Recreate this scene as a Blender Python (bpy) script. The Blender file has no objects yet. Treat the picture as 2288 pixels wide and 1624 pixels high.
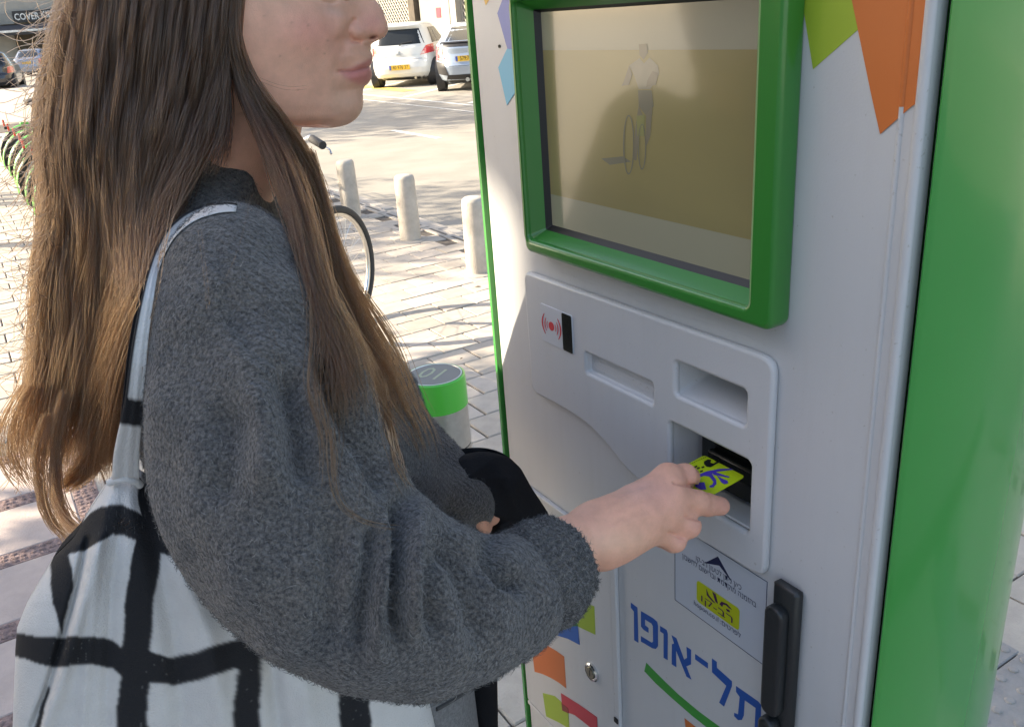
import bpy, bmesh, math, random
import numpy as np
from mathutils import Vector, Matrix
from mathutils.bvhtree import BVHTree

rng = np.random.default_rng(7)
random.seed(7)
C = bpy.context.scene.collection
SC = bpy.context.scene

# ------------------------------------------------------------------ camera, world, sun, exposure
FOC, CX, CY, CAMH = 1940.0, 1144.0, 812.0, 1.55        # focal length and centre on a 2288 x 1624 picture
_n = np.array([367.0, -4739.0, -FOC]); _n /= np.linalg.norm(_n)
_U = -_n
_Y = np.array([0, 0, -1.0]); _Y = _Y - _U * _Y.dot(_U); _Y /= np.linalg.norm(_Y)
RC = np.stack([np.cross(_Y, _U), _Y, _U])               # camera axes -> world
EYE = np.array([0, 0, CAMH])

cam_data = bpy.data.cameras.new('camera')
cam = bpy.data.objects.new('camera', cam_data)
C.objects.link(cam)
cam_data.sensor_width = 36.0
cam_data.lens = 36.0 * FOC / 2288.0
cam_data.clip_start, cam_data.clip_end = 0.05, 1500
cam_data.dof.use_dof = False
cam_data.dof.focus_distance = 0.85
cam_data.dof.aperture_fstop = 11.0
M = Matrix([list(RC[i]) + [EYE[i]] for i in range(3)] + [[0, 0, 0, 1]])
cam.matrix_world = M
SC.camera = cam

SUN_AZ, SUN_EL = math.radians(-86), math.radians(29)     # azimuth from +y towards +x
world = bpy.data.worlds.new('World')
SC.world = world
world.use_nodes = True
wn = world.node_tree.nodes
sky = wn.new('ShaderNodeTexSky')
sky.sky_type = 'NISHITA'
sky.sun_disc = False
sky.sun_elevation = SUN_EL
sky.sun_rotation = SUN_AZ
sky.air_density, sky.dust_density, sky.ozone_density = 1.0, 2.0, 1.0
wn['Background'].inputs['Strength'].default_value = 0.15
world.node_tree.links.new(sky.outputs[0], wn['Background'].inputs['Color'])

sun_data = bpy.data.lights.new('sun', 'SUN')
sun_data.energy = 4.8
sun_data.angle = math.radians(0.55)
sun_data.color = (1.0, 0.90, 0.74)
sun = bpy.data.objects.new('sun', sun_data)
C.objects.link(sun)
SUN_DIR = Vector((math.sin(SUN_AZ) * math.cos(SUN_EL), math.cos(SUN_AZ) * math.cos(SUN_EL), math.sin(SUN_EL)))
sun.rotation_euler = SUN_DIR.to_track_quat('Z', 'Y').to_euler()
sun.location = (-20, 0, 20)

SC.view_settings.view_transform = 'Standard'
SC.view_settings.look = 'None'
SC.view_settings.gamma = 1.0
SC.view_settings.use_white_balance = True
SC.view_settings.white_balance_temperature = 7000
SC.view_settings.white_balance_tint = 11
SC.view_settings.exposure = 1.65
SC.render.engine = 'CYCLES'
SC.cycles.max_bounces = 8
SC.cycles.use_denoising = True
SC.cycles.transparent_max_bounces = 12

# ------------------------------------------------------------------ geometry helpers
def ray(x, y):
    return RC @ (np.array([x - CX, -(y - CY), -FOC]) / FOC)
def at(x, y, depth):
    return EYE + ray(x, y) * depth
def ground(x, y, h=0.0):
    d = ray(x, y); return EYE + d * ((h - CAMH) / d[2])
def proj(P):
    c = (np.asarray(P) - EYE) @ RC
    z = -c[..., 2]
    return CX + FOC * c[..., 0] / z, CY - FOC * c[..., 1] / z, z
def on_plane(x, y, P0, N):
    d = ray(x, y); return EYE + d * ((P0 - EYE).dot(N) / d.dot(N))

# the street frame: a runs along the kerb (towards the near right), m runs away from the kiosk face
A = np.array([0.50775261, -0.86150292, 0]); MDIR = np.array([0.86150292, 0.50775261, 0])
K0 = np.array([0.18945443, 0.73360444, 0])
UP = np.array([0, 0, 1.0])
def st(a, m, z=0.0):
    return K0 + A * a + MDIR * m + UP * z
def to_st(p):
    d = np.asarray(p) - K0
    return d @ A, d @ MDIR, d[..., 2]
def KP(x, y, proud=0.0):
    p = on_plane(x, y, K0 - MDIR * proud, MDIR)
    return float((p - K0) @ A), float(p[2])
A_ROT = math.atan2(A[1], A[0])

PMAT = {}
def thing(name, loc=(0, 0, 0), rotz=0.0, label=None, cat=None, group=None, kind=None):
    o = bpy.data.objects.new(name, None)
    C.objects.link(o)
    o.empty_display_size = 0.1
    o.location = loc; o.rotation_euler = (0, 0, rotz)
    PMAT[o] = Matrix.Translation(Vector(loc)) @ Matrix.Rotation(rotz, 4, 'Z')
    tag(o, label, cat, group, kind)
    return o
def tag(o, label=None, cat=None, group=None, kind=None):
    if label: o['label'] = label
    if cat: o['category'] = cat
    if group: o['group'] = group
    if kind: o['kind'] = kind
    return o
def add(name, V, F, mat, parent=None, smooth=False, world=False, root=None):
    """one mesh object; V in the parent's space, or in world space when world is set (root = the Empty at the top)"""
    me = bpy.data.meshes.new(name)
    V = np.asarray(V, float)
    if world:
        r = root or parent
        if r is not None:
            Mi = np.array(PMAT[r].inverted()); V = V @ Mi[:3, :3].T + Mi[:3, 3]
    me.from_pydata([tuple(v) for v in V], [], [tuple(int(i) for i in f) for f in F])
    me.update()
    if mat is not None:
        for m_ in (mat if isinstance(mat, (list, tuple)) else [mat]): me.materials.append(m_)
    if smooth:
        me.polygons.foreach_set('use_smooth', np.ones(len(me.polygons), bool))
    o = bpy.data.objects.new(name, me)
    C.objects.link(o)
    if parent is not None: o.parent = parent
    return o
def add_bm(name, bm, mat, parent=None, smooth=False):
    bm.normal_update()
    me = bpy.data.meshes.new(name); bm.to_mesh(me); bm.free()
    me.materials.append(mat)
    if smooth: me.polygons.foreach_set('use_smooth', np.ones(len(me.polygons), bool))
    o = bpy.data.objects.new(name, me); C.objects.link(o)
    if parent is not None: o.parent = parent
    return o
def copy_tree(o, parent=None):
    c = o.copy(); C.objects.link(c); c.parent = parent
    for ch in list(o.children): copy_tree(ch, c)
    return c

class MB:
    """collects simple solids into one mesh"""
    def __init__(s): s.v = []; s.f = []
    def put(s, V, F):
        b = len(s.v); s.v += [tuple(map(float, p)) for p in V]; s.f += [tuple(i + b for i in f) for f in F]; return s
    def box(s, x0, x1, y0, y1, z0, z1, c=0.0):
        """box with chamfered edges of size c"""
        if c <= 0:
            V = [(x, y, z) for z in (z0, z1) for y in (y0, y1) for x in (x0, x1)]
            return s.put(V, [(0, 2, 3, 1), (4, 5, 7, 6), (0, 1, 5, 4), (2, 6, 7, 3), (0, 4, 6, 2), (1, 3, 7, 5)])
        V = []; idx = {}
        lo = (x0, y0, z0); hi = (x1, y1, z1)
        for sx in (0, 1):
            for sy in (0, 1):
                for sz in (0, 1):
                    for ax in range(3):
                        q = []
                        for k, sg in enumerate((sx, sy, sz)):
                            e = (lo, hi)[sg][k]
                            q.append(e if k == ax else e + (c if sg == 0 else -c))
                        idx[sx, sy, sz, ax] = len(V); V.append(q)
        F = []
        for sx in (0, 1):
            for sy in (0, 1):
                for sz in (0, 1):
                    F.append([idx[sx, sy, sz, k] for k in range(3)])
        for ax in range(3):
            o1, o2 = [k for k in range(3) if k != ax]
            for sg in (0, 1):
                def key(p, q):
                    t = [0, 0, 0]; t[ax] = sg; t[o1] = p; t[o2] = q; return tuple(t)
                F.append([idx[key(0, 0) + (ax,)], idx[key(1, 0) + (ax,)], idx[key(1, 1) + (ax,)], idx[key(0, 1) + (ax,)]])
            for p in (0, 1):
                for q in (0, 1):
                    t0 = [0, 0, 0]; t0[o1] = p; t0[o2] = q; t1 = list(t0); t1[ax] = 1
                    F.append([idx[tuple(t0) + (o1,)], idx[tuple(t1) + (o1,)], idx[tuple(t1) + (o2,)], idx[tuple(t0) + (o2,)]])
        return s.put(V, F)
    def tube(s, pts, r, n=8, cap=True, close=False):
        pts = [np.asarray(p, float) for p in pts]; k = len(pts)
        rr = r if hasattr(r, '__len__') else [r] * k
        V = []; prev = None
        for i, p in enumerate(pts):
            t = pts[(i + 1) % k] - pts[i - 1] if close else pts[min(i + 1, k - 1)] - pts[max(i - 1, 0)]
            t = t / (np.linalg.norm(t) + 1e-12)
            if prev is None:
                h = np.array([0, 0, 1.0]) if abs(t[2]) < .9 else np.array([1.0, 0, 0])
            else: h = prev
            x = h - t * h.dot(t); x /= np.linalg.norm(x) + 1e-12; prev = x
            y = np.cross(t, x)
            for j in range(n):
                a_ = 2 * math.pi * j / n
                V.append(p + rr[i] * (math.cos(a_) * x + math.sin(a_) * y))
        F = []
        for i in range(k if close else k - 1):
            for j in range(n):
                i2 = (i + 1) % k
                F.append((i * n + j, i * n + (j + 1) % n, i2 * n + (j + 1) % n, i2 * n + j))
        if cap and not close: F += [tuple(reversed(range(n))), tuple(range((k - 1) * n, k * n))]
        return s.put(V, F)
    def lathe(s, prof, n=24, c=(0, 0, 0), axis='z'):
        V = []
        for r, z in prof:
            for j in range(n):
                a_ = 2 * math.pi * j / n
                p = (r * math.cos(a_), r * math.sin(a_), z)
                if axis == 'y': p = (p[0], p[2], p[1])
                if axis == 'x': p = (p[2], p[0], p[1])
                V.append((p[0] + c[0], p[1] + c[1], p[2] + c[2]))
        F = []
        for i in range(len(prof) - 1):
            for j in range(n): F.append((i * n + j, i * n + (j + 1) % n, (i + 1) * n + (j + 1) % n, (i + 1) * n + j))
        F += [tuple(reversed(range(n))), tuple(range((len(prof) - 1) * n, len(prof) * n))]
        return s.put(V, F)
    def prism(s, poly, z0, z1):
        n = len(poly); V = [(p[0], p[1], z0) for p in poly] + [(p[0], p[1], z1) for p in poly]
        F = [tuple(reversed(range(n))), tuple(range(n, 2 * n))] + [(i, (i + 1) % n, n + (i + 1) % n, n + i) for i in range(n)]
        return s.put(V, F)
    def build(s, name, mat, parent=None, smooth=False, world=False, root=None):
        return add(name, s.v, s.f, mat, parent, smooth, world, root)

def auto_smooth(o, deg=35):
    me = o.data
    me.polygons.foreach_set('use_smooth', np.ones(len(me.polygons), bool))
    bm = bmesh.new(); bm.from_mesh(me); bm.normal_update()
    for e in bm.edges:
        if len(e.link_faces) == 2 and e.calc_face_angle(0) > math.radians(deg): e.smooth = False
        elif len(e.link_faces) != 2: e.smooth = False
    bm.to_mesh(me); bm.free()
    return o

def rrect(x0, x1, z0, z1, r, n=6):
    P = []
    for cx, cz, a0 in ((x1 - r, z0 + r, -90), (x1 - r, z1 - r, 0), (x0 + r, z1 - r, 90), (x0 + r, z0 + r, 180)):
        for k in range(n + 1):
            t = math.radians(a0 + 90 * k / n); P.append((cx + r * math.cos(t), cz + r * math.sin(t)))
    return P
def plate(name, outlines, thick, mat, parent, y_front=0.0, bevel=0.0, smooth=True):
    """flat plate from 2-D outlines (x, z), later outlines are holes; its front face lies at local y = y_front"""
    cu = bpy.data.curves.new(name, 'CURVE')
    cu.dimensions = '2D'; cu.fill_mode = 'BOTH'; cu.extrude = max(thick / 2 - bevel, 1e-5); cu.bevel_depth = bevel; cu.bevel_resolution = 2
    cu.offset = -bevel
    for poly in outlines:
        sp = cu.splines.new('POLY'); sp.points.add(len(poly) - 1)
        for q, p in zip(sp.points, poly): q.co = (p[0], p[1], 0, 1)
        sp.use_cyclic_u = True
    ob = bpy.data.objects.new(name + '_tmp', cu); C.objects.link(ob)
    bpy.context.view_layer.update()
    me = bpy.data.meshes.new_from_object(ob.evaluated_get(bpy.context.evaluated_depsgraph_get()))
    bpy.data.objects.remove(ob); bpy.data.curves.remove(cu)
    # curve plane (x, y, z) -> (x, -z, y): the curve's +z side faces the viewer (-y)
    me.transform(Matrix(((1, 0, 0, 0), (0, 0, -1, y_front + thick / 2), (0, 1, 0, 0), (0, 0, 0, 1))))
    me.materials.clear(); me.materials.append(mat)
    me.name = name
    o = bpy.data.objects.new(name, me); C.objects.link(o); o.parent = parent
    if smooth: auto_smooth(o, 40)
    return o
def text_mesh(name, s, size, mat, parent, x, z, y, align='CENTER', sx=1.0, bold=0.0, rot=None):
    cu = bpy.data.curves.new(name, 'FONT'); cu.body = s; cu.size = size; cu.align_x = align; cu.align_y = 'CENTER'
    cu.fill_mode = 'FRONT'; cu.offset = bold; cu.resolution_u = 2
    ob = bpy.data.objects.new(name + '_tmp', cu); C.objects.link(ob); bpy.context.view_layer.update()
    me = bpy.data.meshes.new_from_object(ob.evaluated_get(bpy.context.evaluated_depsgraph_get()))
    bpy.data.objects.remove(ob); bpy.data.curves.remove(cu)
    T = Matrix(((sx, 0, 0, 0), (0, 0, -1, 0), (0, 1, 0, 0), (0, 0, 0, 1)))
    if rot is not None: T = rot @ T
    me.transform(Matrix.Translation((x, y, z)) @ T)
    me.materials.clear(); me.materials.append(mat); me.name = name
    o = bpy.data.objects.new(name, me); C.objects.link(o); o.parent = parent
    return o

# ------------------------------------------------------------------ materials
MATS = {}
def nd(nt, t, **kw):
    n = nt.nodes.new(t)
    for k, v in kw.items():
        if k in n.inputs: n.inputs[k].default_value = v
        else: setattr(n, k, v)
    return n
def pbr(name, col, rough=0.6, metal=0.0, var=0.0, vscale=20, bump=0.0, bscale=200, coat=0.0, spec=0.5, var_col=None, sheen=0.0, sss=0.0, trans=0.0, emit=None, attr=None, dirt=0.0):
    m = bpy.data.materials.new(name); m.use_nodes = True; nt = m.node_tree; L = nt.links
    b = nt.nodes['Principled BSDF']
    b.inputs['Base Color'].default_value = (*col, 1); b.inputs['Roughness'].default_value = rough; b.inputs['Metallic'].default_value = metal
    b.inputs['Coat Weight'].default_value = coat; b.inputs['Coat Roughness'].default_value = 0.08
    b.inputs['Specular IOR Level'].default_value = spec
    if sheen: b.inputs['Sheen Weight'].default_value = sheen
    if trans: b.inputs['Transmission Weight'].default_value = trans
    if sss:
        b.inputs['Subsurface Weight'].default_value = sss; b.inputs['Subsurface Radius'].default_value = (0.012, 0.005, 0.003)
        b.inputs['Subsurface Scale'].default_value = 1.0
    if emit: b.inputs['Emission Color'].default_value = (*emit[:3], 1); b.inputs['Emission Strength'].default_value = emit[3]
    tc = nd(nt, 'ShaderNodeTexCoord')
    src = None
    if attr:
        at_ = nd(nt, 'ShaderNodeAttribute', attribute_name=attr); src = at_.outputs['Color']
        L.new(src, b.inputs['Base Color'])
    if var or var_col:
        nz = nd(nt, 'ShaderNodeTexNoise', Scale=vscale, Detail=6.0, Roughness=0.6)
        L.new(tc.outputs['Object'], nz.inputs['Vector'])
        cr = nd(nt, 'ShaderNodeValToRGB'); L.new(nz.outputs['Fac'], cr.inputs['Fac'])
        c2 = var_col or tuple(min(1, c * (1 + var)) for c in col); c1 = tuple(c * (1 - var) for c in col) if not var_col else col
        if attr:
            cr.color_ramp.elements[0].color = (1 - var,) * 3 + (1,); cr.color_ramp.elements[1].color = (1 + var,) * 3 + (1,)
        else:
            cr.color_ramp.elements[0].color = (*c1, 1); cr.color_ramp.elements[1].color = (*c2, 1)
        cr.color_ramp.elements[0].position = 0.3; cr.color_ramp.elements[1].position = 0.7
        if attr:
            mx = nd(nt, 'ShaderNodeMix', data_type='RGBA', blend_type='MULTIPLY'); mx.inputs[0].default_value = 1
            L.new(src, mx.inputs[6]); L.new(cr.outputs[0], mx.inputs[7]); L.new(mx.outputs[2], b.inputs['Base Color'])
        else: L.new(cr.outputs[0], b.inputs['Base Color'])
    if dirt:
        n3 = nd(nt, 'ShaderNodeTexNoise', Scale=6.0, Detail=8.0, Roughness=0.7); L.new(tc.outputs['Object'], n3.inputs['Vector'])
        mr = nd(nt, 'ShaderNodeMapRange'); mr.inputs[3].default_value = rough - dirt; mr.inputs[4].default_value = rough + dirt
        L.new(n3.outputs['Fac'], mr.inputs[0]); L.new(mr.outputs[0], b.inputs['Roughness'])
    if bump:
        n2 = nd(nt, 'ShaderNodeTexNoise', Scale=bscale, Detail=4.0); L.new(tc.outputs['Object'], n2.inputs['Vector'])
        bp = nd(nt, 'ShaderNodeBump', Strength=bump, Distance=0.01); L.new(n2.outputs['Fac'], bp.inputs['Height']); L.new(bp.outputs[0], b.inputs['Normal'])
    MATS[name] = m
    return m
def hexc(h):
    h = h.lstrip('#'); return tuple(((int(h[i:i + 2], 16) / 255 + .055) / 1.055) ** 2.4 if int(h[i:i + 2], 16) > 10 else int(h[i:i + 2], 16) / 255 / 12.92 for i in (0, 2, 4))

# ------------------------------------------------------------------ the setting: road, pavement, kerb
m_asphalt = pbr('asphalt', (0.27, 0.25, 0.215), 0.9, var=0.15, vscale=1.3, bump=0.5, bscale=90)
m_joint = pbr('paving_joint', (0.10, 0.085, 0.07), 0.95, var=0.3, vscale=30, bump=0.5, bscale=200)
m_kerb = pbr('kerb_concrete', (0.36, 0.33, 0.29), 0.85, var=0.15, vscale=8, bump=0.3, bscale=120)
m_line = pbr('road_paint', (0.62, 0.62, 0.58), 0.8, var=0.35, vscale=9, bump=0.2, bscale=80)
m_yellow = pbr('yellow_road_paint', (0.62, 0.47, 0.12), 0.8, var=0.35, vscale=9)
def paver_mat(name, c):
    return pbr(name, c, 0.88, var=0.13, vscale=14, bump=0.35, bscale=160)
m_pavers = [paver_mat('paver_stone_a', (0.40, 0.355, 0.30)), paver_mat('paver_stone_b', (0.36, 0.32, 0.27)), paver_mat('paver_stone_c', (0.43, 0.38, 0.325))]
m_pink = pbr('pink_slab', (0.44, 0.36, 0.32), 0.88, var=0.1, vscale=10, bump=0.3, bscale=140)
m_red = pbr('tactile_clay', (0.25, 0.175, 0.16), 0.9, var=0.4, vscale=60, bump=1.0, bscale=120)
m_tact = pbr('tactile_grey', (0.27, 0.255, 0.24), 0.85, var=0.15, vscale=20, bump=0.3, bscale=160)

def sheet(name, a0, a1, m0, m1, z, mat, kind='structure'):
    o = add(name, [st(a0, m0, z), st(a1, m0, z), st(a1, m1, z), st(a0, m1, z)], [(0, 1, 2, 3)], mat)
    tag(o, kind=kind); return o
ROADZ = -0.10
road = sheet('road', -420, 200, -260, 420, ROADZ, m_asphalt)
pavement = add('pavement', *(lambda b: (b.v, b.f))(MB().put([st(a, m, z) for z in (ROADZ - .02, -.012) for a, m in ((-90, -40), (30, -40), (30, 2.44), (-90, 2.44))], [(4, 5, 6, 7), (0, 1, 5, 4), (1, 2, 6, 5), (2, 3, 7, 6), (3, 0, 4, 7), (3, 2, 1, 0)])), m_pavers[1])
tag(pavement, kind='structure')
far_pavement = add('far_pavement', *(lambda b: (b.v, b.f))(MB().put([st(a, m, z) for z in (ROADZ - .02, .02) for a, m in ((-90, 12.6), (30, 12.6), (30, 60), (-90, 60))], [(4, 5, 6, 7), (0, 1, 5, 4), (1, 2, 6, 5), (2, 3, 7, 6), (3, 0, 4, 7), (3, 2, 1, 0)])), m_kerb)
tag(far_pavement, kind='structure')
sheet('joint_bed', -22, 1.8, -4.2, 2.42, -.0085, m_joint)
# kerb stones with a drain channel before them
kerb = thing('kerb', st(0, 2.5), A_ROT, kind='structure')
km = MB().box(-.495, .495, -.055, .055, -.14, .0, .012)
k0 = None
for i in range(-14, 5):
    if k0 is None: o = k0 = km.build('kerb_stone', m_kerb, kerb)
    else: o = copy_tree(k0, kerb)
    o.location = (i * 1.0, random.uniform(-.008, .008), random.uniform(-.012, .004)); o.rotation_euler.z = random.uniform(-.008, .008)
# paving stones: about 20 x 18.5 cm in running bond, aligned with the kerb
PL, PW = 0.203, 0.187
m_dark = pbr('dark_metal', (0.03, 0.03, 0.03), 0.5, 0.6)
def paver_mesh(mat, seed):
    r = random.Random(seed); b = MB(); b.box(-PL / 2 + .0035, PL / 2 - .0035, -PW / 2 + .0035, PW / 2 - .0035, -.05, 0, .004)
    me = bpy.data.meshes.new('paver'); me.from_pydata([(x + r.uniform(-.001, .001), y + r.uniform(-.001, .001), z) for x, y, z in b.v], [], b.f); me.materials.append(mat); return me
paver_meshes = [paver_mesh(m_pavers[k % 3], k) for k in range(6)]
cells = []
for r_ in range(-105, 9):                     # rows across a
    a_c = r_ * PW
    for c_ in range(-9, 14):
        m_c = c_ * PL + (PL / 2 if r_ % 2 else 0)
        if m_c > 2.33 or m_c < -.62: continue
        if a_c > -1.15 and abs(m_c) < .42 and a_c > -.6 and a_c < .35: continue
        if 1.02 < m_c < 1.36 and a_c > -.75: continue
        cells.append((a_c, m_c))
for r_ in range(-105, -18):
    for c_ in range(-19, -3):
        cells.append((r_ * PW, c_ * PL + (PL / 2 if r_ % 2 else 0) + .6 - .6))
cells = [c for c in dict.fromkeys(cells)]
scored = []
for a_c, m_c in cells:
    x, y, z = proj(st(a_c, m_c))
    vis = z > .3 and -60 < x < 2350 and -60 < y < 1700 and not (330 < x < 900 and y > 420) and not (150 < x < 600) and not (1190 < x < 2230)
    scored.append((0 if vis else 1, z, a_c, m_c))
scored.sort()
rest = MB()
for k, (nv, z, a_c, m_c) in enumerate(scored):
    p = st(a_c, m_c, random.uniform(-.0025, .0015)); rz = MDIR
    ang = math.atan2(MDIR[1], MDIR[0]) + random.uniform(-.008, .008)
    if k < 300 and not nv:
        o = bpy.data.objects.new('paver', paver_meshes[random.randrange(6)]); C.objects.link(o); o.parent = pavement
        o.location = p; o.rotation_euler = (random.uniform(-.006, .006), random.uniform(-.006, .006), ang)
    else:
        c_, s_ = math.cos(ang), math.sin(ang); x0, y0 = PL / 2 - .0035, PW / 2 - .0035
        V = [(p[0] + c_ * x - s_ * y, p[1] + s_ * x + c_ * y, p[2] + z_) for x, y, z_ in ((-x0, -y0, -.04), (x0, -y0, -.04), (x0, y0, -.04), (-x0, y0, -.04), (-x0, -y0, 0), (x0, -y0, 0), (x0, y0, 0), (-x0, y0, 0))]
        rest.put(V, [(4, 5, 6, 7), (0, 1, 5, 4), (1, 2, 6, 5), (2, 3, 7, 6), (3, 0, 4, 7)])
tag(rest.build('paving_stones', m_pavers[0], pavement), kind='stuff')
# pink slabs with clay tactile strips on the near left
slabs = thing('slab_paving', st(-2, -1.2), A_ROT, kind='structure')
for i in range(-8, 9):
    for j in range(-5, 3):
        if j >= 2: continue
        u0, v0 = i * .42, j * .42 - .12
        if math.hypot(0, 0) == 0 and v0 > .58: continue
        if u0 < -1.3: continue
        MB().box(u0 + .045, u0 + .375, v0 + .045, v0 + .375, -.03, .0035, .004).build('slab', m_pink, slabs)
strip = MB()
for i in range(-3, 9): strip.box(i * .42 - .043, i * .42 + .043, -2.2, .72, -.03, .003)
ti = strip.build('tactile_strip', m_red, slabs); tag(ti, kind='stuff')
strip = MB(); rr = random.Random(3)
for j in range(-5, 3):
    v0 = j * .42 - .12
    strip.box(-1.3, 3.4, v0 - .042, v0 + .042, -.03, .0022)
ti = strip.build('tactile_strip', m_red, slabs); tag(ti, kind='stuff')
dm = MB()
for i in range(-3, 9):
    for k in range(int(2.9 / .028)):
        for w in (-.028, 0, .028):
            x, y = i * .42 + w + rr.uniform(-.005, .005), -2.2 + k * .028 + rr.uniform(-.005, .005)
            dm.lathe([(.011, .002), (.009, .006), (.004, .008)], 5, (x, y, 0))
for j in range(-5, 3):
    for k in range(int(4.6 / .028)):
        for w in (-.026, .0, .026):
            x, y = -1.3 + k * .028 + rr.uniform(-.005, .005), j * .42 - .12 + w + rr.uniform(-.005, .005)
            dm.lathe([(.011, .0015), (.009, .005), (.004, .007)], 5, (x, y, 0))
tag(dm.build('tactile_pebbles', m_red, slabs), kind='stuff')
# grey tactile plates at the lower right
tp = thing('tactile_paving', st(0, 1.19), A_ROT, kind='structure')
for i in range(-2, 5):
    pl_ = MB().box(i * .3 + .002, i * .3 + .298, -.15, .15, -.03, .003, .003).build('tactile_plate', m_tact, tp)
    dm = MB()
    for ix in range(6):
        for iy in range(6):
            dm.lathe([(.0125, .003), (.011, .006), (.007, .0075)], 8, (i * .3 + .025 + ix * .05, -.125 + iy * .05, 0))
    tag(dm.build('tactile_domes', m_tact, pl_), kind='stuff')
# drain channel slots
drain = thing('drain_channel', st(0, 2.385), A_ROT, kind='structure')
for i in range(-12, 3):
    g = MB().box(i * .8 + .01, i * .8 + .79, -.045, .045, -.03, .002, .003).build('drain_cover', m_kerb, drain)
    s_ = MB()
    for k in range(2): s_.box(i * .8 + .08 + k * .36, i * .8 + .36 + k * .36, -.012, .012, -.004, .0035)
    s_.build('slot', m_dark, g)
# painted road lines
lines = MB()
def strip_line(p, q, w, z=ROADZ + .004, mb=None):
    p, q = np.array(p), np.array(q); d = (q - p) / np.linalg.norm(q - p); n = np.array([-d[1], d[0]]) * w / 2
    (mb or lines).put([st(*(p + n), z), st(*(q + n), z), st(*(q - n), z), st(*(p - n), z)], [(0, 1, 2, 3)])
for k in range(-6, 4): strip_line((-12.43 + k * 5.2, 5.25), (-10.83 + k * 5.2, 5.25), .10)
tag(lines.build('lane_line', m_line), kind='structure')
lines = MB()
strip_line((-60, 7.9), (10, 7.75), .09); strip_line((-60, 7.3), (10, 7.2), .05)
for k in range(-8, 4): strip_line((-17.64 + k * 2.9, 7.95), (-20.9 + k * 2.9, 12.4), .12)
tag(lines.build('parking_line', m_line), kind='structure')
yl = MB(); strip_line((-22.5, 8.9), (-19.0, 8.75), .35, ROADZ + .008, yl)
tag(yl.build('yellow_line', m_yellow), kind='structure')

# ------------------------------------------------------------------ buildings across the road
m_white_wall = pbr('white_render', (0.30, 0.285, 0.25), 0.85, var=0.08, vscale=2, bump=0.15, bscale=60)
m_grey_wall = pbr('grey_render', (0.22, 0.22, 0.20), 0.8, var=0.08, vscale=2, bump=0.15, bscale=60)
m_lattice = pbr('lattice_white', (0.30, 0.28, 0.24), 0.7)
m_shadow_in = pbr('shade_brown', (0.075, 0.062, 0.045), 0.9, var=.3, vscale=5)  # shade behind the lattice as a dark tone; pilaster, poster, far window share it
m_glass = pbr('dark_glass', (0.05, 0.055, 0.055), 0.06, spec=0.8)
m_pale_glass = pbr('shop_glass', (0.36, 0.37, 0.33), 0.10, spec=0.8)
m_black = pbr('black_panel', (0.018, 0.018, 0.02), 0.45)
m_redsign = pbr('red_sign', (0.5, 0.03, 0.05), 0.5)
m_steel = pbr('steel', (0.55, 0.55, 0.53), 0.3, 1.0)
FM = 13.6
def fa(px, py=30): return float(to_st(on_plane(px, py, st(0, FM), MDIR))[0])
shop = thing('shop_building', st(fa(950), FM), A_ROT, 'white shop front with diamond lattice screens behind the white hatchback', 'building')
x_of = lambda px: fa(px) - fa(950)
w = MB(); w.box(-30, 30, .0, 9, -.1, 9)
w.build('wall', m_white_wall, shop)
def lattice_panel(x0, x1, z0, z1, pitch=.20, bar=.055):
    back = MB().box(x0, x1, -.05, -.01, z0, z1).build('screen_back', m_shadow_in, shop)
    b = MB(); h = z1 - z0; wd = x1 - x0
    n = int((wd + h) / pitch) + 2
    for sg in (1, -1):
        for k in range(n):
            s0 = -h + k * pitch
            t0, t1 = max(0, -s0), min(h, wd - s0)
            if t1 <= t0: continue
            p0 = (s0 + t0, t0); p1 = (s0 + t1, t1)
            if sg < 0: p0, p1 = (wd - p0[0], p0[1]), (wd - p1[0], p1[1])
            d = np.array(p1) - np.array(p0); d = d / (np.linalg.norm(d) + 1e-9); nn = np.array([-d[1], d[0]]) * bar / 2
            y0 = -.10 if sg > 0 else -.13
            q = [np.array(p0) + nn, np.array(p1) + nn, np.array(p1) - nn, np.array(p0) - nn]
            V = [(x0 + u[0], y, z0 + u[1]) for y in (y0, y0 + .025) for u in q]
            b.put(V, [(3, 2, 1, 0), (4, 5, 6, 7), (0, 1, 5, 4), (1, 2, 6, 5), (2, 3, 7, 6), (3, 0, 4, 7)])
    b.build('lattice', m_lattice, shop)
    fr = MB()
    for (u0, u1, v0, v1) in ((x0 - .06, x0, z0 - .06, z1 + .06), (x1, x1 + .06, z0 - .06, z1 + .06), (x0, x1, z0 - .06, z0), (x0, x1, z1, z1 + .06)): fr.box(u0, u1, -.15, -.002, v0, v1)
    fr.build('lattice_frame', m_lattice, shop)
lattice_panel(x_of(845), x_of(921), 0.6, 3.6)
lattice_panel(x_of(1043), x_of(1043) + 3.2, 0.6, 3.6)
lattice_panel(x_of(845) - 8, x_of(845) - 1.2, 0.6, 3.6)
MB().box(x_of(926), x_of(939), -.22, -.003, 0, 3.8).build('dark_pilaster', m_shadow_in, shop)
MB().box(x_of(942), x_of(1008), -.06, -.003, 0, 3.8).build('panel_wall', m_grey_wall, shop)
MB().box(x_of(1009), x_of(1026), -.05, -.003, 0, 3.6).build('shop_door', m_pale_glass, shop)
for px in (1016, 1020): MB().tube([(x_of(px), -.12, .7), (x_of(px), -.12, 2.6)], .035, 8).build('door_handle', m_lattice, shop)
MB().box(x_of(1028), x_of(1041), -.35, -.003, 0, 3.9).build('column', m_white_wall, shop)
MB().box(x_of(979), x_of(989), -.075, -.062, 1.42, 1.72).build('notice', m_redsign, shop)
MB().box(x_of(976), x_of(984), -.075, -.062, 2.25, 2.75).build('poster', m_shadow_in, shop)
MB().box(x_of(985), x_of(992), -.075, -.062, 2.3, 2.8).build('poster', m_lattice, shop)
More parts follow.
